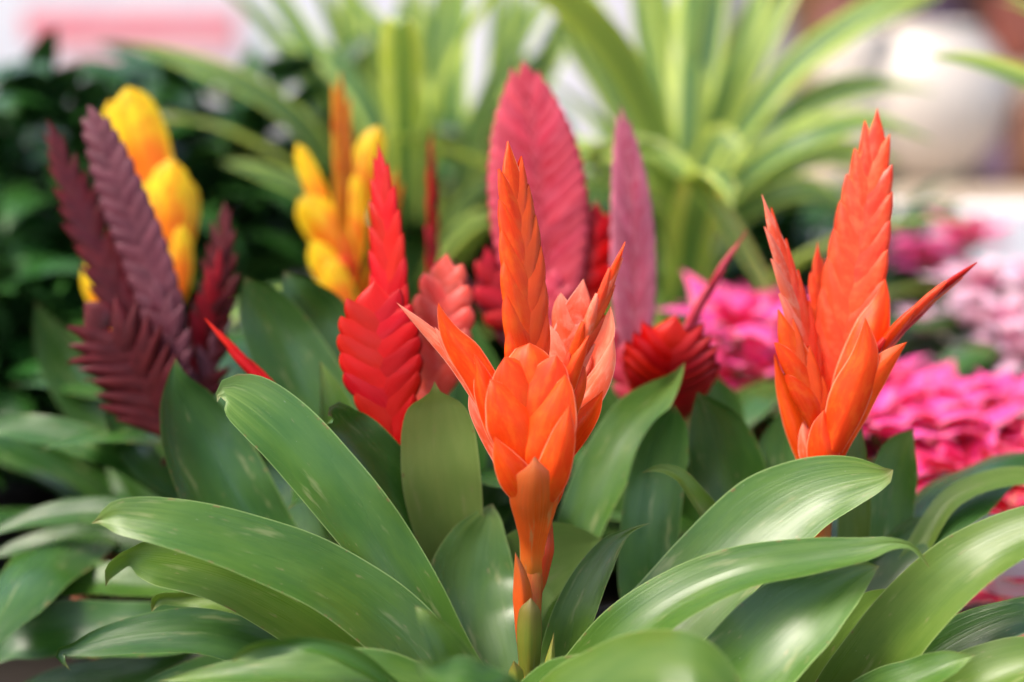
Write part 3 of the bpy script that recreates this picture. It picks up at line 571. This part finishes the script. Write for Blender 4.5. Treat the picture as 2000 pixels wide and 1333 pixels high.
# ================================================================== crimson bromeliad behind the middle
Z4 = 1.01; b4 = base_at(1130, Z4+.03)
D = thing('bromeliad', 'dusky crimson bromeliad behind the middle orange one, with a very broad pinkish feathered spike', 'potted plant', tuple(b4), 'bromeliads with flower spikes on the bench')
pot(D, b4)
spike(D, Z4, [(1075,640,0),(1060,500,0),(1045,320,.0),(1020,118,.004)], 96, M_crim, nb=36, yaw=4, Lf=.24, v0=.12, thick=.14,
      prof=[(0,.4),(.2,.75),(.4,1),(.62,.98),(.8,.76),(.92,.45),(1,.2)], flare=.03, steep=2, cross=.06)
spike(D, Z4-.01, [(1240,760,0),(1238,620,0),(1235,430,0),(1213,206,.004)], 50, M_mauve, nb=30, yaw=22, Lf=.28, v0=.15, thick=.16,
      prof=[(0,.3),(.2,.75),(.4,1),(.62,.95),(.8,.74),(.92,.45),(1,.2)], flare=.02, steep=2, cross=.06)
spike(D, Z4+.01, [(1100,620,0),(1145,530,0),(1165,390,0)], 66, M_dred, nb=9, yaw=10, Lf=.45, mats=[M_red, M_dred])
spike(D, Z4+.0, [(1090,700,0),(1085,620,0),(1080,520,0)], 60, M_crim, nb=8, yaw=0, Lf=.4)
spike(D, Z4+.0, [(1060,660,0),(985,590,0),(948,480,0)], 58, M_dred, nb=8, yaw=20, Lf=.4)
spike(D, Z4+.0, [(1010,700,0),(940,590,0),(880,500,0)], 24, M_maroon, nb=6, yaw=60, Lf=.4)
spike(D, Z4-.04, [(1280,800,0),(1340,650,0),(1400,540,-.004),(1458,452,-.006)], 26, M_crim, nb=6, yaw=64, Lf=.5, v0=.3, thick=.7, prof=[(0,.7),(.4,1),(.7,.7),(1,.2)])
spike(D, Z4-.05, [(1300,850,.02),(1306,760,0),(1312,680,-.015),(1320,615,-.02)], 84, M_dred, mats=[M_dred, M_red], nb=15, yaw=0, Lf=.45, v0=.4, thick=.5,
      prof=[(0,.15),(.3,.6),(.6,1),(.8,.95),(1,.5)], flare=.14, steep=2.4, open_=.05, rnd=.5)
spike(D, Z4-.03, [(1240,780,0),(1205,700,0),(1190,630,0)], 34, M_crim, nb=6, yaw=10, Lf=.5)
stem(D, Z4, [(1130,950,.03,18),(1110,800,.02,18),(1090,660,0,20)]); stem(D, Z4-.03, [(1250,1000,.05,16),(1290,880,.02,16),(1300,800,0,20)])
for az in (0, 30, 60, 90, 270, 300, 330): strap(D, b4, az+5, .24, rng.uniform(25, 60), 60, .026, [M_leafd, M_leaf][az % 2], tone=float(rng.uniform(0, 1)))
leaf(D, Z4, [(1340,1050,-.02,50,0),(1390,900,-.02,60,0),(1400,800,-.02,50,0),(1385,740,-.02,20,0),(1390,700,-.02,0,0)], M_leafd)
leaf(D, Z4, [(1180,1050,-.02,50,0),(1200,900,-.02,55,0),(1180,800,-.02,40,0),(1170,740,-.02,0,0)], M_leafd)
leaf(D, Z4, [(960,1050,-.0,50,0),(940,850,-.0,60,0),(930,720,-.0,45,0),(920,620,-.0,0,0)], M_leafd)

# ================================================================== maroon bromeliad on the left
Z5 = 1.0; b5 = base_at(360, Z5+.03)
E = thing('bromeliad', 'dark maroon and plum bromeliad at the left, with feathery overlapping spikes', 'potted plant', tuple(b5), 'bromeliads with flower spikes on the bench')
pot(E, b5, mat=M_terra)
fe = dict(flare=.08, steep=2.6, open_=.06, thick=.2, rnd=.2, jit=1.)
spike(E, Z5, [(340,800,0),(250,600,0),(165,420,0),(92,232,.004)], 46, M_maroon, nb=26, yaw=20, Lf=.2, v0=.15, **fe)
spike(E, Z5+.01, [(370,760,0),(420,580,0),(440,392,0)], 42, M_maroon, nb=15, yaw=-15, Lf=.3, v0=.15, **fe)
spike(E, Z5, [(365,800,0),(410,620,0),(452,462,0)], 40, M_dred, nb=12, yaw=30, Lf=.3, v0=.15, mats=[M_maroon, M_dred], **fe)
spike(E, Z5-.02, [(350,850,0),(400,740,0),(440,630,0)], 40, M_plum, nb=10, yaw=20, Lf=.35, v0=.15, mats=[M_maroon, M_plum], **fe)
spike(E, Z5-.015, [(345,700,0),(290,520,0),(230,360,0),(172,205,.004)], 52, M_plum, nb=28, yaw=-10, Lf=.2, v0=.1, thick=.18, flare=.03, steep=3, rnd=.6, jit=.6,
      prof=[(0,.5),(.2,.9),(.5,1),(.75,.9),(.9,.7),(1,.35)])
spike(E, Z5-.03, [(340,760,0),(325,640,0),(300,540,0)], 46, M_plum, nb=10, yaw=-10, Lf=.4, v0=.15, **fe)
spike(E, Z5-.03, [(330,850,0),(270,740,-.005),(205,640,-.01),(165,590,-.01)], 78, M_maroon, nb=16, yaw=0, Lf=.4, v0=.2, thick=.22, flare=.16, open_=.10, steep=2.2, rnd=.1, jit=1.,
      prof=[(0,.3),(.3,.85),(.6,1),(.85,.8),(1,.4)])
stem(E, Z5, [(350,1050,.03,16),(345,900,.01,16),(345,780,0,20)])
left_leaves = [
 ([(350,1050,.05,40,0),(270,900,.06,52,0),(190,790,.07,60,.2),(130,710,.07,50,.3),(90,640,.065,26,.2),(70,590,.06,0,0)], M_leafd, .3, .05),
 ([(380,1000,.0,20,.6),(280,920,.0,26,.8),(160,865,.0,28,1),(50,838,.0,26,1),(-60,835,.0,0,0)], M_leafd, .3, .05),
 ([(420,1060,-.02,24,.6),(300,1015,-.03,24,.9),(150,1000,-.03,22,1),(10,1030,-.03,10,.8),(-30,1050,-.03,0,0)], M_leafd, .3, .05),
 ([(440,1120,-.03,28,.6),(300,1135,-.04,30,.9),(150,1135,-.04,28,1),(50,1155,-.04,15,1),(0,1170,-.04,0,0)], M_leaf, .3, .05),
 ([(460,1200,-.05,36,.6),(340,1230,-.06,46,.6),(200,1232,-.06,50,.6),(90,1235,-.06,50,.6),(20,1260,-.06,32,.5),(-10,1300,-.06,0,0)], M_leafd, .3, .04),
 ([(360,960,-.0,24,0),(280,900,-.01,30,.4),(235,820,-.01,28,.6),(215,770,-.01,12,.4),(180,740,-.01,0,0)], M_leafd, .35, .05),
 ([(400,1080,.0,24,.6),(260,1060,.0,26,.9),(120,1060,.0,24,1),(20,1075,0,12,1),(-20,1090,0,0,0)], M_leafd, .3, .05),
 ([(440,1240,-.04,40,.6),(330,1300,-.05,44,.6),(200,1330,-.05,40,.6),(80,1340,-.05,20,.6),(20,1350,-.05,0,0)], M_leafd, .3, .05),
]
for rows, m_, cu, wa in left_leaves: leaf(E, Z5, rows, m_, cu, wa, tone=float(rng.uniform(0, 1)))
for az in (0, 330): strap(E, b5, az+5, .25, rng.uniform(15, 55), 60, .026, M_leafd, tone=float(rng.uniform(0, 1)))

# ================================================================== yellow bromeliads
def yellow(x, z, label, rows):
    b = base_at(x, z+.02); y = thing('bromeliad', label, 'potted plant', tuple(b), 'bromeliads with flower spikes on the bench')
    pot(y, b)
    for ax, hw, ma, nb, yaw in rows:
        spike(y, z, ax, hw, ma, nb=nb, yaw=yaw, Lf=.62, merge=False, thick=.24, v0=.35, prof=[(0,.45),(.3,.85),(.6,1),(.85,1),(.95,.9),(1,.7)], steep=4, rnd=.6)
    for az in range(0, 360, 36): strap(y, b, az+11, .24, rng.uniform(20, 55), 60, .025, M_leafd, tone=float(rng.uniform(0, 1)))
    return y
yl = yellow(300, 1.09, 'yellow bromeliad with orange throated spikes, behind the dark maroon one', [])
def lobes(par, z, rows):
    for k_, (p0, p1, p2, p3, hw_) in enumerate(rows):
        boat(par, z-.004*k_, [(*p0, .0, hw_*.35, 0), (*p1, 0, hw_*.9, 0), ((p1[0]+p2[0])/2, (p1[1]+p2[1])/2, 0, hw_, 0), (*p2, 0, hw_*.93, 0),
             (p2[0]*.35+p3[0]*.65, p2[1]*.35+p3[1]*.65, 0, hw_*.62, 0), (*p3, .0, 0, 0)], M_ylobe, .4, fold=.1)
lobes(yl, 1.10, [((300,420),(268,320),(228,240),(214,196),32), ((330,450),(312,360),(302,300),(300,250),36), ((318,440),(292,320),(262,225),(248,170),50),
   ((345,540),(356,450),(362,390),(360,345),30), ((305,560),(298,470),(290,400),(284,352),30), ((325,560),(326,450),(330,365),(334,310),46),
   ((345,600),(352,550),(354,490),(354,438),24), ((240,670),(212,610),(185,560),(168,512),28)])
stem(yl, 1.09, [(300,900,.02,14),(305,600,0,14),(300,450,0,16)])
ym = yellow(665, 1.10, 'yellow and orange bromeliad behind the scarlet one, with a thin upright orange spike', [
 ([(670,620),(672,400),(664,140)], 24, M_ygold, 12, 40), ([(690,640),(740,520),(775,330)], 26, M_ygold, 7, 50)])
lobes(ym, 1.11, [((660,480),(630,400),(600,330),(580,280),20), ((690,470),(700,380),(720,300),(740,246),34), ((690,560),(690,470),(690,400),(695,340),28),
   ((690,520),(655,470),(615,420),(584,388),42), ((680,600),(655,550),(630,510),(610,470),30), ((680,640),(668,590),(655,550),(650,505),32)])
stem(ym, 1.10, [(670,950,.02,14),(672,700,0,14),(670,500,0,14)])
bn = base_at(845, 1.08); NR = thing('bromeliad', 'bromeliad with one thin upright red spike, between the scarlet and crimson ones', 'potted plant', tuple(bn), 'bromeliads with flower spikes on the bench')
pot(NR, bn); spike(NR, 1.08, [(846,640),(845,480),(842,250)], 22, M_red, nb=12, yaw=60, Lf=.3, thick=.5, mats=[M_red, M_red, M_dred])
stem(NR, 1.08, [(845,920,.0,14),(846,700,0,12),(846,560,0,10)])
for az in range(0, 360, 40): strap(NR, bn, az, .22, rng.uniform(25, 55), 60, .023, M_leafd, tone=float(rng.uniform(0, 1)))

# ================================================================== striped dracaenas
def drac(x, z, label, rows, nrand, zt=1.12):
    b = base_at(x, z); d = thing('dracaena', label, 'potted plant', tuple(b), 'striped dracaenas behind the bromeliads'); pot(d, b, r=.08)
    for rw in rows:
        mt = rw[-1]; leaf(d, z, [(q[0], q[1], q[2], q[3]*.68, q[4]) for q in rw[:-1]], mt, .35, .04, tone=float(rng.uniform(0, 1)), n=36, m=9)
        jx, jy = rng.uniform(-45, 45), rng.uniform(-30, 50); nq = len(rw)-2
        leaf(d, z+.07, [(q[0]+jx*i_/nq*1.3, q[1]+jy*i_/nq, q[2], q[3]*.6, q[4]) for i_, q in enumerate(rw[:-1])], mt, .35, .05, tone=float(rng.uniform(0, 1)), n=30, m=7)
    C = np.array([b, (b[0], b[1], zt)]); s = np.linspace(0, 1, 12)[:, None]; C = C[0]*(1-s)+C[1]*s
    mb = MB(); mb.tube(C, np.full(12, .011), 12); mb.build('stem', M_mid, d)
    for i in range(nrand):
        f = i/max(1, nrand-1); az = i*137.5+20
        strap(d, (b[0], b[1], zt-.20+.2*f), az, rng.uniform(.26, .36), 30+50*f, rng.uniform(50, 100), rng.uniform(.015, .02), [M_drac, M_dracp][i % 2],
              tone=float(rng.uniform(0, 1)), tip=.35, roll=rng.uniform(-30, 30))
    return d
drac(800, 1.42, 'lime striped dracaena behind the scarlet spikes, long leaves arching to the upper left', [
 [(700,520,-.0,22,.3),(655,350,-.06,30,.5),(560,220,-.1,36,.6),(420,140,-.12,30,.6),(320,105,-.12,18,.6),(235,82,-.12,0,0),M_drac],
 [(720,540,-.02,20,.3),(640,400,-.08,30,.6),(560,355,-.1,28,.9),(480,328,-.11,16,.9),(430,316,-.11,0,0),M_drac],
 [(730,500,0,24,.1),(690,300,0,32,.2),(620,120,0,32,.3),(530,-20,0,20,.3),(480,-80,0,0,0),M_drac],
 [(760,520,.03,30,0),(735,300,.03,40,0),(700,120,.03,36,.1),(680,-40,.03,20,0),(670,-120,.03,0,0),M_dracp],
 [(790,520,0,30,0),(790,300,0,48,0),(770,180,0,44,.1),(740,90,0,22,.1),(720,30,0,0,0),M_drac],
 [(820,520,-.03,26,0),(835,320,-.05,34,.1),(815,180,-.06,34,.2),(750,70,-.06,26,.3),(660,-30,-.06,10,.3),(620,-70,-.06,0,0),M_dracp],
 [(860,520,.02,30,0),(890,300,.02,42,0),(885,150,.02,42,0),(900,-20,.02,24,0),(910,-120,.02,0,0),M_dracp],
 [(850,520,.05,30,0),(850,250,.05,40,0),(850,80,.05,38,0),(870,-60,.05,0,0),M_drac],
 [(880,520,-.02,26,-.1),(920,300,-.03,34,-.2),(980,140,-.04,34,-.3),(1050,20,-.04,24,-.3),(1110,-60,-.04,0,0),M_dracp],
 [(890,520,.04,26,-.1),(960,330,.04,36,-.2),(990,200,.04,36,-.2),(1010,50,.04,30,-.2),(1020,-90,.04,0,0),M_drac],
 [(810,520,.08,22,.1),(760,260,.08,30,.1),(800,60,.08,28,0),(830,-60,.08,0,0),M_dracp],
 [(700,520,.06,22,.1),(700,260,.06,30,.1),(660,60,.06,28,0),(600,-60,.06,0,0),M_drac],
 [(920,520,.06,22,.1),(1000,260,.06,30,.1),(1090,60,.06,28,0),(1150,-60,.06,0,0),M_drac],
 [(850,540,-.06,22,-.3),(890,420,-.08,26,-.6),(980,350,-.1,24,-.9),(1100,340,-.1,16,-.9),(1180,360,-.1,0,0),M_drac],
 [(830,560,-.06,22,-.3),(880,470,-.08,24,-.6),(960,420,-.1,22,-.9),(1060,420,-.1,0,0),M_dracp]], 12, 1.06)
drac(1330, 1.38, 'big striped dracaena, wide fan of lime edged leaves behind the mauve spike', [
 [(1300,420,0,28,0),(1240,260,0,46,.1),(1180,130,0,52,.2),(1140,60,0,40,.2),(1110,-30,0,16,.1),(1100,-90,0,0,0),M_drac],
 [(1310,420,.02,26,0),(1270,240,.02,34,.1),(1200,90,.02,34,.2),(1130,-30,.02,16,.2),(1090,-80,.02,0,0),M_dracp],
 [(1320,420,0,28,0),(1300,250,0,38,0),(1270,100,0,38,.1),(1240,-60,0,22,.1),(1220,-130,0,0,0),M_dracp],
 [(1340,420,-.02,28,0),(1350,250,-.02,42,0),(1380,100,-.02,46,-.1),(1400,-40,-.02,28,-.1),(1410,-130,-.02,0,0),M_drac],
 [(1335,420,.03,28,0),(1330,250,.03,34,0),(1300,80,.03,34,0),(1290,-80,.03,0,0),M_dracp],
 [(1350,420,0,26,-.1),(1400,240,0,38,-.2),(1450,90,0,36,-.3),(1500,-40,0,22,-.3),(1530,-110,0,0,0),M_dracp],
 [(1360,420,-.04,24,-.2),(1450,250,-.06,34,-.4),(1570,110,-.08,36,-.6),(1700,20,-.09,30,-.7),(1800,-30,-.09,14,-.5),(1850,-60,-.09,0,0),M_drac],
 [(1370,420,0,24,-.3),(1480,280,0,34,-.5),(1600,190,0,34,-.7),(1700,160,0,20,-.7),(1780,170,0,0,0),M_drac],
 [(1370,440,-.05,24,-.3),(1470,330,-.07,36,-.5),(1580,270,-.09,38,-.7),(1700,240,-.09,24,-.8),(1830,280,-.09,0,0),M_drac],
 [(1370,450,.02,26,-.3),(1480,360,.02,40,-.6),(1600,300,.02,40,-.8),(1700,300,.02,20,-.8),(1760,320,.02,0,0),M_dracp],
 [(1370,470,-.02,26,-.3),(1470,400,-.03,36,-.7),(1580,370,-.04,34,-.9),(1660,400,-.04,0,0),M_drac],
 [(1290,400,-.1,18,0),(1160,300,-.12,24,.6),(1240,285,-.13,26,-1),(1330,330,-.15,30,-1),(1410,420,-.16,28,-.6),(1480,530,-.16,18,-.4),(1530,610,-.16,0,0),M_dracp],
 [(1300,440,-.02,22,.3),(1230,340,-.04,28,.8),(1130,290,-.05,28,1),(1040,300,-.05,18,1),(990,330,-.05,0,0),M_dracp],
 [(1300,460,-.02,22,.3),(1230,390,-.04,26,.8),(1150,370,-.05,24,1),(1060,400,-.05,0,0),M_drac],
 [(1330,760,.0,34,0),(1325,560,-.02,44,0),(1330,400,-.02,42,0),(1350,280,-.02,30,0),(1390,200,-.02,0,0),M_drac],
 [(1340,440,-.06,22,-.2),(1370,330,-.08,44,-.4),(1410,270,-.09,40,-.4),(1450,300,-.1,0,0),M_dracp]], 14, 1.05)
b7 = base_at(2300, 1.25); DR = thing('dracaena', 'lime leaf reaching in from the right edge, belonging to a striped dracaena', 'potted plant', tuple(b7), 'striped dracaenas behind the bromeliads'); pot(DR, b7, r=.08)
leaf(DR, 1.2, [(2300,420,0,20,.3),(2150,230,-.02,26,.8),(1990,152,-.03,26,1),(1890,120,-.03,18,1),(1810,108,-.03,0,0)], M_dracp, .3)
mb = MB(); s = np.linspace(0, 1, 12)[:, None]; mb.tube(b7*(1-s)+(b7+np.array([0, 0, .2]))*s, np.full(12, .011), 12); mb.build('stem', M_mid, DR)
for i in range(9): strap(DR, b7+np.array([0, 0, .14+.006*i]), i*40+50, .26, 50+3*i, 60, .017, M_drac, tip=.35)

# ================================================================== leafy plants filling the back
def bush(x, z, label, nl, rad, h, mat, ln=(.07, .12), hw=.02, lo=0, potmat=None, group='leafy green plants at the back', name='foliage_plant'):
    b = base_at(x, z); r = thing(name, label, 'potted plant', tuple(b), group); pot(r, b, r=.08, mat=potmat)
    mb = MB()
    for i in range(nl):
        a = rng.uniform(0, 2*math.pi); rr = rad*math.sqrt(rng.uniform(0, 1)); hh = lo+(h-lo)*rng.uniform(0, 1)**.7*(1-.45*(rr/rad)**2)
        strap(None, (b[0]+rr*math.sin(a), b[1]+rr*math.cos(a), b[2]+hh), math.degrees(a)+rng.uniform(-50, 50), rng.uniform(*ln), rng.uniform(0, 60), rng.uniform(40, 110),
              hw*rng.uniform(.7, 1.2), None, mb=mb, tone=float(rng.uniform(0, 1)), n=9, m=5, tip=.5, roll=rng.uniform(-40, 40), shape=([0, .15, .45, .8, 1], [.15, .7, 1, .6, 0]))
    mb.build('foliage', mat, r)
    st = MB()
    for i in range(7):
        a = i*.9; s = np.linspace(0, 1, 8)[:, None]; e = np.array([b[0]+rad*.5*math.sin(a), b[1]+rad*.5*math.cos(a), b[2]+h*.8]); st.tube(b*(1-s)+e*s, np.full(8, .003), 6)
    st.build('stem', M_mid, r); return r
bush(120, 1.52, 'dark glossy leafy plant at the far left, behind the maroon spikes', 420, .2, .285, M_bush)
bush(470, 1.55, 'dark glossy leafy plant left of the thin orange spike, beneath the arching striped leaf', 420, .2, .285, M_bush)
bush(-60, 1.3, 'dark green leafy plant cut by the left edge of the picture', 220, .10, .14, M_bush)
bush(1080, 1.68, 'mid green leafy plant at the back, between the two striped dracaenas', 260, .18, .20, M_mid)
bush(1500, 1.65, 'dark green leafy plant behind the fan of striped leaves on the right', 260, .16, .14, M_bush)
bush(760, 1.7, 'dark green leafy plant hidden behind the left striped dracaena', 240, .16, .17, M_bush)

# ================================================================== poinsettias
def poin(x, z, label, heads, mat, mat2=None, rad=.06, green=60, gh=.08, group='pink poinsettias on the right'):
    b = base_at(x, z); r = thing('poinsettia', label, 'potted plant', tuple(b), group); pot(r, b, r=.07, mat=M_white)
    for k, (hx, hy, hz, hr) in enumerate(heads):
        c = P(hx, hy, hz); mb = MB(); tn = rng.uniform(0, 1)
        for ring, (n_, l_, e_, w_) in enumerate(((5, 1.1, 5, .27), (5, .85, 22, .25), (4, .5, 42, .18))):
            for i in range(n_):
                az = i*360/n_+ring*29+rng.uniform(-12, 12)
                strap(None, c+np.array([0, 0, .004*ring]), az, hr*l_*rng.uniform(1.0, 1.25), e_+rng.uniform(-8, 14), rng.uniform(10, 45), hr*w_*.92, None, mb=mb,
                      tone=float(rng.uniform(0, 1)), n=14, m=7, tip=.3, wave=.14, cup=.3, roll=rng.uniform(-20, 20), shape=([0, .12, .42, .6, .8, 1], [.12, .5, 1, .75, .3, .04]))
        mb.build('flower_head', mat if (mat2 is None or k % 2 == 0) else mat2, r)
        st = MB(); s = np.linspace(0, 1, 10)[:, None]; st.tube(b*(1-s)+c*s+np.array([0, 0, .0]), np.full(10, .003), 8); st.build('stem', M_mid, r)
    sl_ = MB(); pr_ = [(.058, .03), (.066, .09), (.080, .15), (.096, .185), (.0955, .186), (.079, .152), (.065, .092)]
    sl_.lathe((b[0], b[1], BENCH), pr_, 48); sl_.build('sleeve', M_white, r)
    mb = MB()
    for i in range(green):
        a = rng.uniform(0, 6.28); rr = .09*math.sqrt(rng.uniform(0, 1))
        strap(None, (b[0]+rr*math.sin(a), b[1]+rr*math.cos(a), b[2]+rng.uniform(.0, gh)), math.degrees(a), rng.uniform(.06, .1), rng.uniform(-10, 40), 50, .018, None, mb=mb,
              tone=float(rng.uniform(0, 1)), n=9, m=5, tip=.5, shape=([0, .15, .45, .8, 1], [.15, .7, 1, .6, 0]))
    mb.build('foliage', M_leafd, r); return r
poin(1450, 1.18, 'hot pink poinsettia seen between the dark red fan and the right orange bromeliad',
     [(1440,650,1.12,.065),(1500,750,1.10,.06),(1420,760,1.16,.06),(1540,680,1.2,.055),(1480,620,1.22,.05)], M_hot)
poin(1800, 1.14, 'hot pink poinsettia right of the orange stem at the right, its flower heads massed together',
     [(1740,820,1.10,.07),(1840,870,1.08,.075),(1790,960,1.05,.065),(1690,760,1.14,.055),(1900,830,1.14,.065),(1950,900,1.10,.065),(1730,890,1.12,.06),(1700,840,1.06,.05),(1800,790,1.13,.06),(1890,950,1.04,.06),(1960,820,1.12,.06),(1660,900,1.12,.05)], M_hot, gh=.05)
poin(2010, 1.04, 'rose red poinsettia at the right edge, under the arching green leaf',
     [(1960,960,1.04,.065),(1880,1040,1.02,.06),(2020,1060,1.02,.065),(1950,1150,1.0,.065),(1800,1080,1.04,.055),(2060,930,1.06,.065),(2010,1230,.98,.06),(1880,1120,1.03,.055)], M_rose, gh=.0, green=30)
poin(1870, 1.5, 'small hot pink poinsettia farther back, beside the far white pot',
     [(1800,510,1.45,.045),(1880,470,1.5,.05),(1850,560,1.48,.04)], M_hot, gh=.1)
poin(2020, 1.32, 'pale pink poinsettia near the right edge, paler than all the others',
     [(1915,560,1.3,.045),(1960,640,1.26,.05),(1900,620,1.3,.04),(1990,700,1.24,.05),(2020,560,1.32,.05),(1800,640,1.34,.03)], M_pale, gh=.1)

# ================================================================== far display behind
def boxthing(name, label, cat, px0, py0, px1, py1, z, depth, mat, group=None):
    a = P(px0, py1, z); c = P(px1, py0, z); mb = MB(); mb.box((a[0], a[1], a[2]), (c[0], a[1]+depth, c[2]))
    o = mb.build(name, mat, None, False, .006); return tag(o, label, cat, group)
# rack on the right
RK = thing('display_rack', 'brown wooden display rack with pale shelves, blurred at the far right', 'rack', (1.3, 3.0, 0))
y0 = 2.9
for x in (.62, 1.18, 1.74):
    mb = MB(); mb.box((x-.03, y0, 0), (x+.03, y0+.05, 1.9)); mb.build('post', M_wood, RK, False, .004)
    mb = MB(); mb.box((x-.03, y0+.45, 0), (x+.03, y0+.5, 1.9)); mb.build('post', M_wood, RK, False, .004)
for z in (.45, .84, 1.06, 1.5):
    mb = MB(); mb.box((.56, y0-.03, z), (1.80, y0+.53, z+.04)); mb.build('shelf', M_shelf, RK, False, .004)
mb = MB(); mb.box((.56, y0+.54, .2), (1.8, y0+.56, 1.85)); mb.build('back_panel', M_wood, RK, False)
k = 0
colz = [((.10,.06,.12),'violet'),((.34,.10,.07),'brick red'),((.55,.50,.48),'pale grey'),((.20,.22,.30),'slate blue'),((.50,.30,.16),'tan'),((.62,.60,.66),'white'),((.28,.08,.10),'wine red')]
for zz, sn, xs in ((.882, 'lower', .78), (1.102, 'upper', .60)):
    x = xs; k0 = k
    while x < 1.72:
        c, nm = colz[k % 7]; r = rng.uniform(.045, .07); h = rng.uniform(.09, .155)
        mb = MB(); mb.lathe((x, y0+.15, zz), [(0, .0), (r*.7, 0), (r*.8, .01), (r*1.0, h*.55), (r*.9, h*.85), (r*.95, h), (r*.85, h), (r*.8, h*.85), (r*.7, .03), (0, .03)])
        place = ['left end', 'second place', 'third place', 'fourth place', 'fifth place', 'sixth place', 'seventh place', 'eighth place', 'ninth place', 'tenth place'][min(k-k0, 9)]
        tag(mb.build('vase', plain('glaze_'+nm.replace(' ', '_')+str(k), c), None), f'{nm} vase on the {sn} shelf of the wooden rack, {place} from the left', 'vase', 'vases on the wooden rack')
        x += r*2+rng.uniform(.03, .06); k += 1
# egg-like white pot on its own stand
c = P(1805, 350, 2.3)
mb = MB(); mb.lathe((c[0], c[1], c[2]), [(q*.74, h*.72) for q, h in [(0, 0), (.06, 0), (.09, .02), (.135, .08), (.15, .14), (.14, .20), (.11, .25), (.085, .275), (.09, .285), (.075, .285), (.07, .26), (.1, .2), (.12, .14), (.1, .05), (0, .03)]], 48)
tag(mb.build('planter', M_ceram, None), 'round white ceramic planter, blurred behind the right orange bromeliad', 'planter')
st = thing('side_table', 'low tan table with a pale cloth edge carrying the round white planter', 'table', (c[0], c[1], 0))
mb = MB(); mb.box((c[0]-.34, c[1]-.25, c[2]-.035), (c[0]+.5, c[1]+.3, c[2]-.001)); mb.build('table_top', M_shelf, st, False, .005)
mb = MB(); mb.box((c[0]-.35, c[1]-.272, c[2]-.11), (c[0]+.51, c[1]-.252, c[2]-.002)); mb.build('apron', M_wall, st, False, .005)
for dx in (-.31, .46):
    for dy in (-.22, .26):
        mb = MB(); mb.box((c[0]+dx-.02, c[1]+dy-.02, 0), (c[0]+dx+.02, c[1]+dy+.02, c[2]-.036)); mb.build('leg', M_wood, st, False, .004)
for px_, rr_, hh_, mm_, lb_ in ((1645, .05, .20, M_ceram, 'tall pale ceramic vase left of the round white planter'), (1985, .05, .11, plain('glaze_umber', (.22, .10, .06)), 'brown vase right of the round white planter'),
                                (1915, .028, .08, plain('glaze_mauve', (.30, .20, .30)), 'small mauve vase close beside the round white planter')):
    cc = P(px_, 345, 2.32); mb = MB(); mb.lathe((cc[0], cc[1]-.06, c[2]), [(0, 0), (rr_*.6, 0), (rr_*.8, hh_*.1), (rr_, hh_*.5), (rr_*.75, hh_*.85), (rr_*.85, hh_), (rr_*.75, hh_), (rr_*.6, hh_*.85), (rr_*.8, hh_*.5), (0, .01)])
    tag(mb.build('vase', mm_, None), lb_, 'vase')
# white boxes with a pink band on the left
BX = thing('product_box', 'long white carton with a pink red band, blurred at the upper left', 'box', tuple(P(300, 190, 3.3)))
a = P(-80, 200, 3.3); c2 = P(700, -60, 3.3)
mb = MB(); mb.box((a[0], a[1], a[2]), (c2[0], a[1]+.3, c2[2])); mb.build('carton', M_white, BX, False, .006)
mb = MB(); q0 = P(55, 76, 3.295); q1 = P(465, 22, 3.295); mb.box((q0[0], a[1]-.006, q0[2]), (q1[0], a[1]-.001, q1[2])); mb.build('band', M_stripe, BX, False)
mb = MB(); q0 = P(110, 112, 3.295); q1 = P(465, 80, 3.295); mb.box((q0[0], a[1]-.006, q0[2]), (q1[0], a[1]-.001, q1[2])); mb.build('band', M_pinkp, BX, False)
tb = thing('side_table', 'dark trestle table under the white carton at the upper left', 'table', (a[0]+.3, a[1]+.15, 0))
mb = MB(); mb.box((a[0]-.1, a[1]-.05, a[2]-.04), (c2[0]+.1, a[1]+.4, a[2]-.001)); mb.build('table_top', M_wood, tb, False, .005)
for dx in (a[0]-.06, c2[0]+.06):
    for dy in (a[1], a[1]+.35):
        mb = MB(); mb.box((dx-.02, dy-.02, 0), (dx+.02, dy+.02, a[2]-.041)); mb.build('leg', M_wood, tb, False, .004)
# pale partition far behind the middle
PW_ = thing('partition_panel', 'pale lilac white partition panel far behind the striped leaves', 'panel', (-.1, 4.2, 0))
mb = MB(); mb.box((-1.6, 4.2, .05), (.6, 4.25, 2.2)); mb.build('panel', M_wall, PW_, False, .004)
for x in (-1.5, -.5, .5):
    mb = MB(); mb.box((x-.02, 4.172, 0), (x+.02, 4.198, 2.25)); mb.build('post', M_bench, PW_, False, .003)
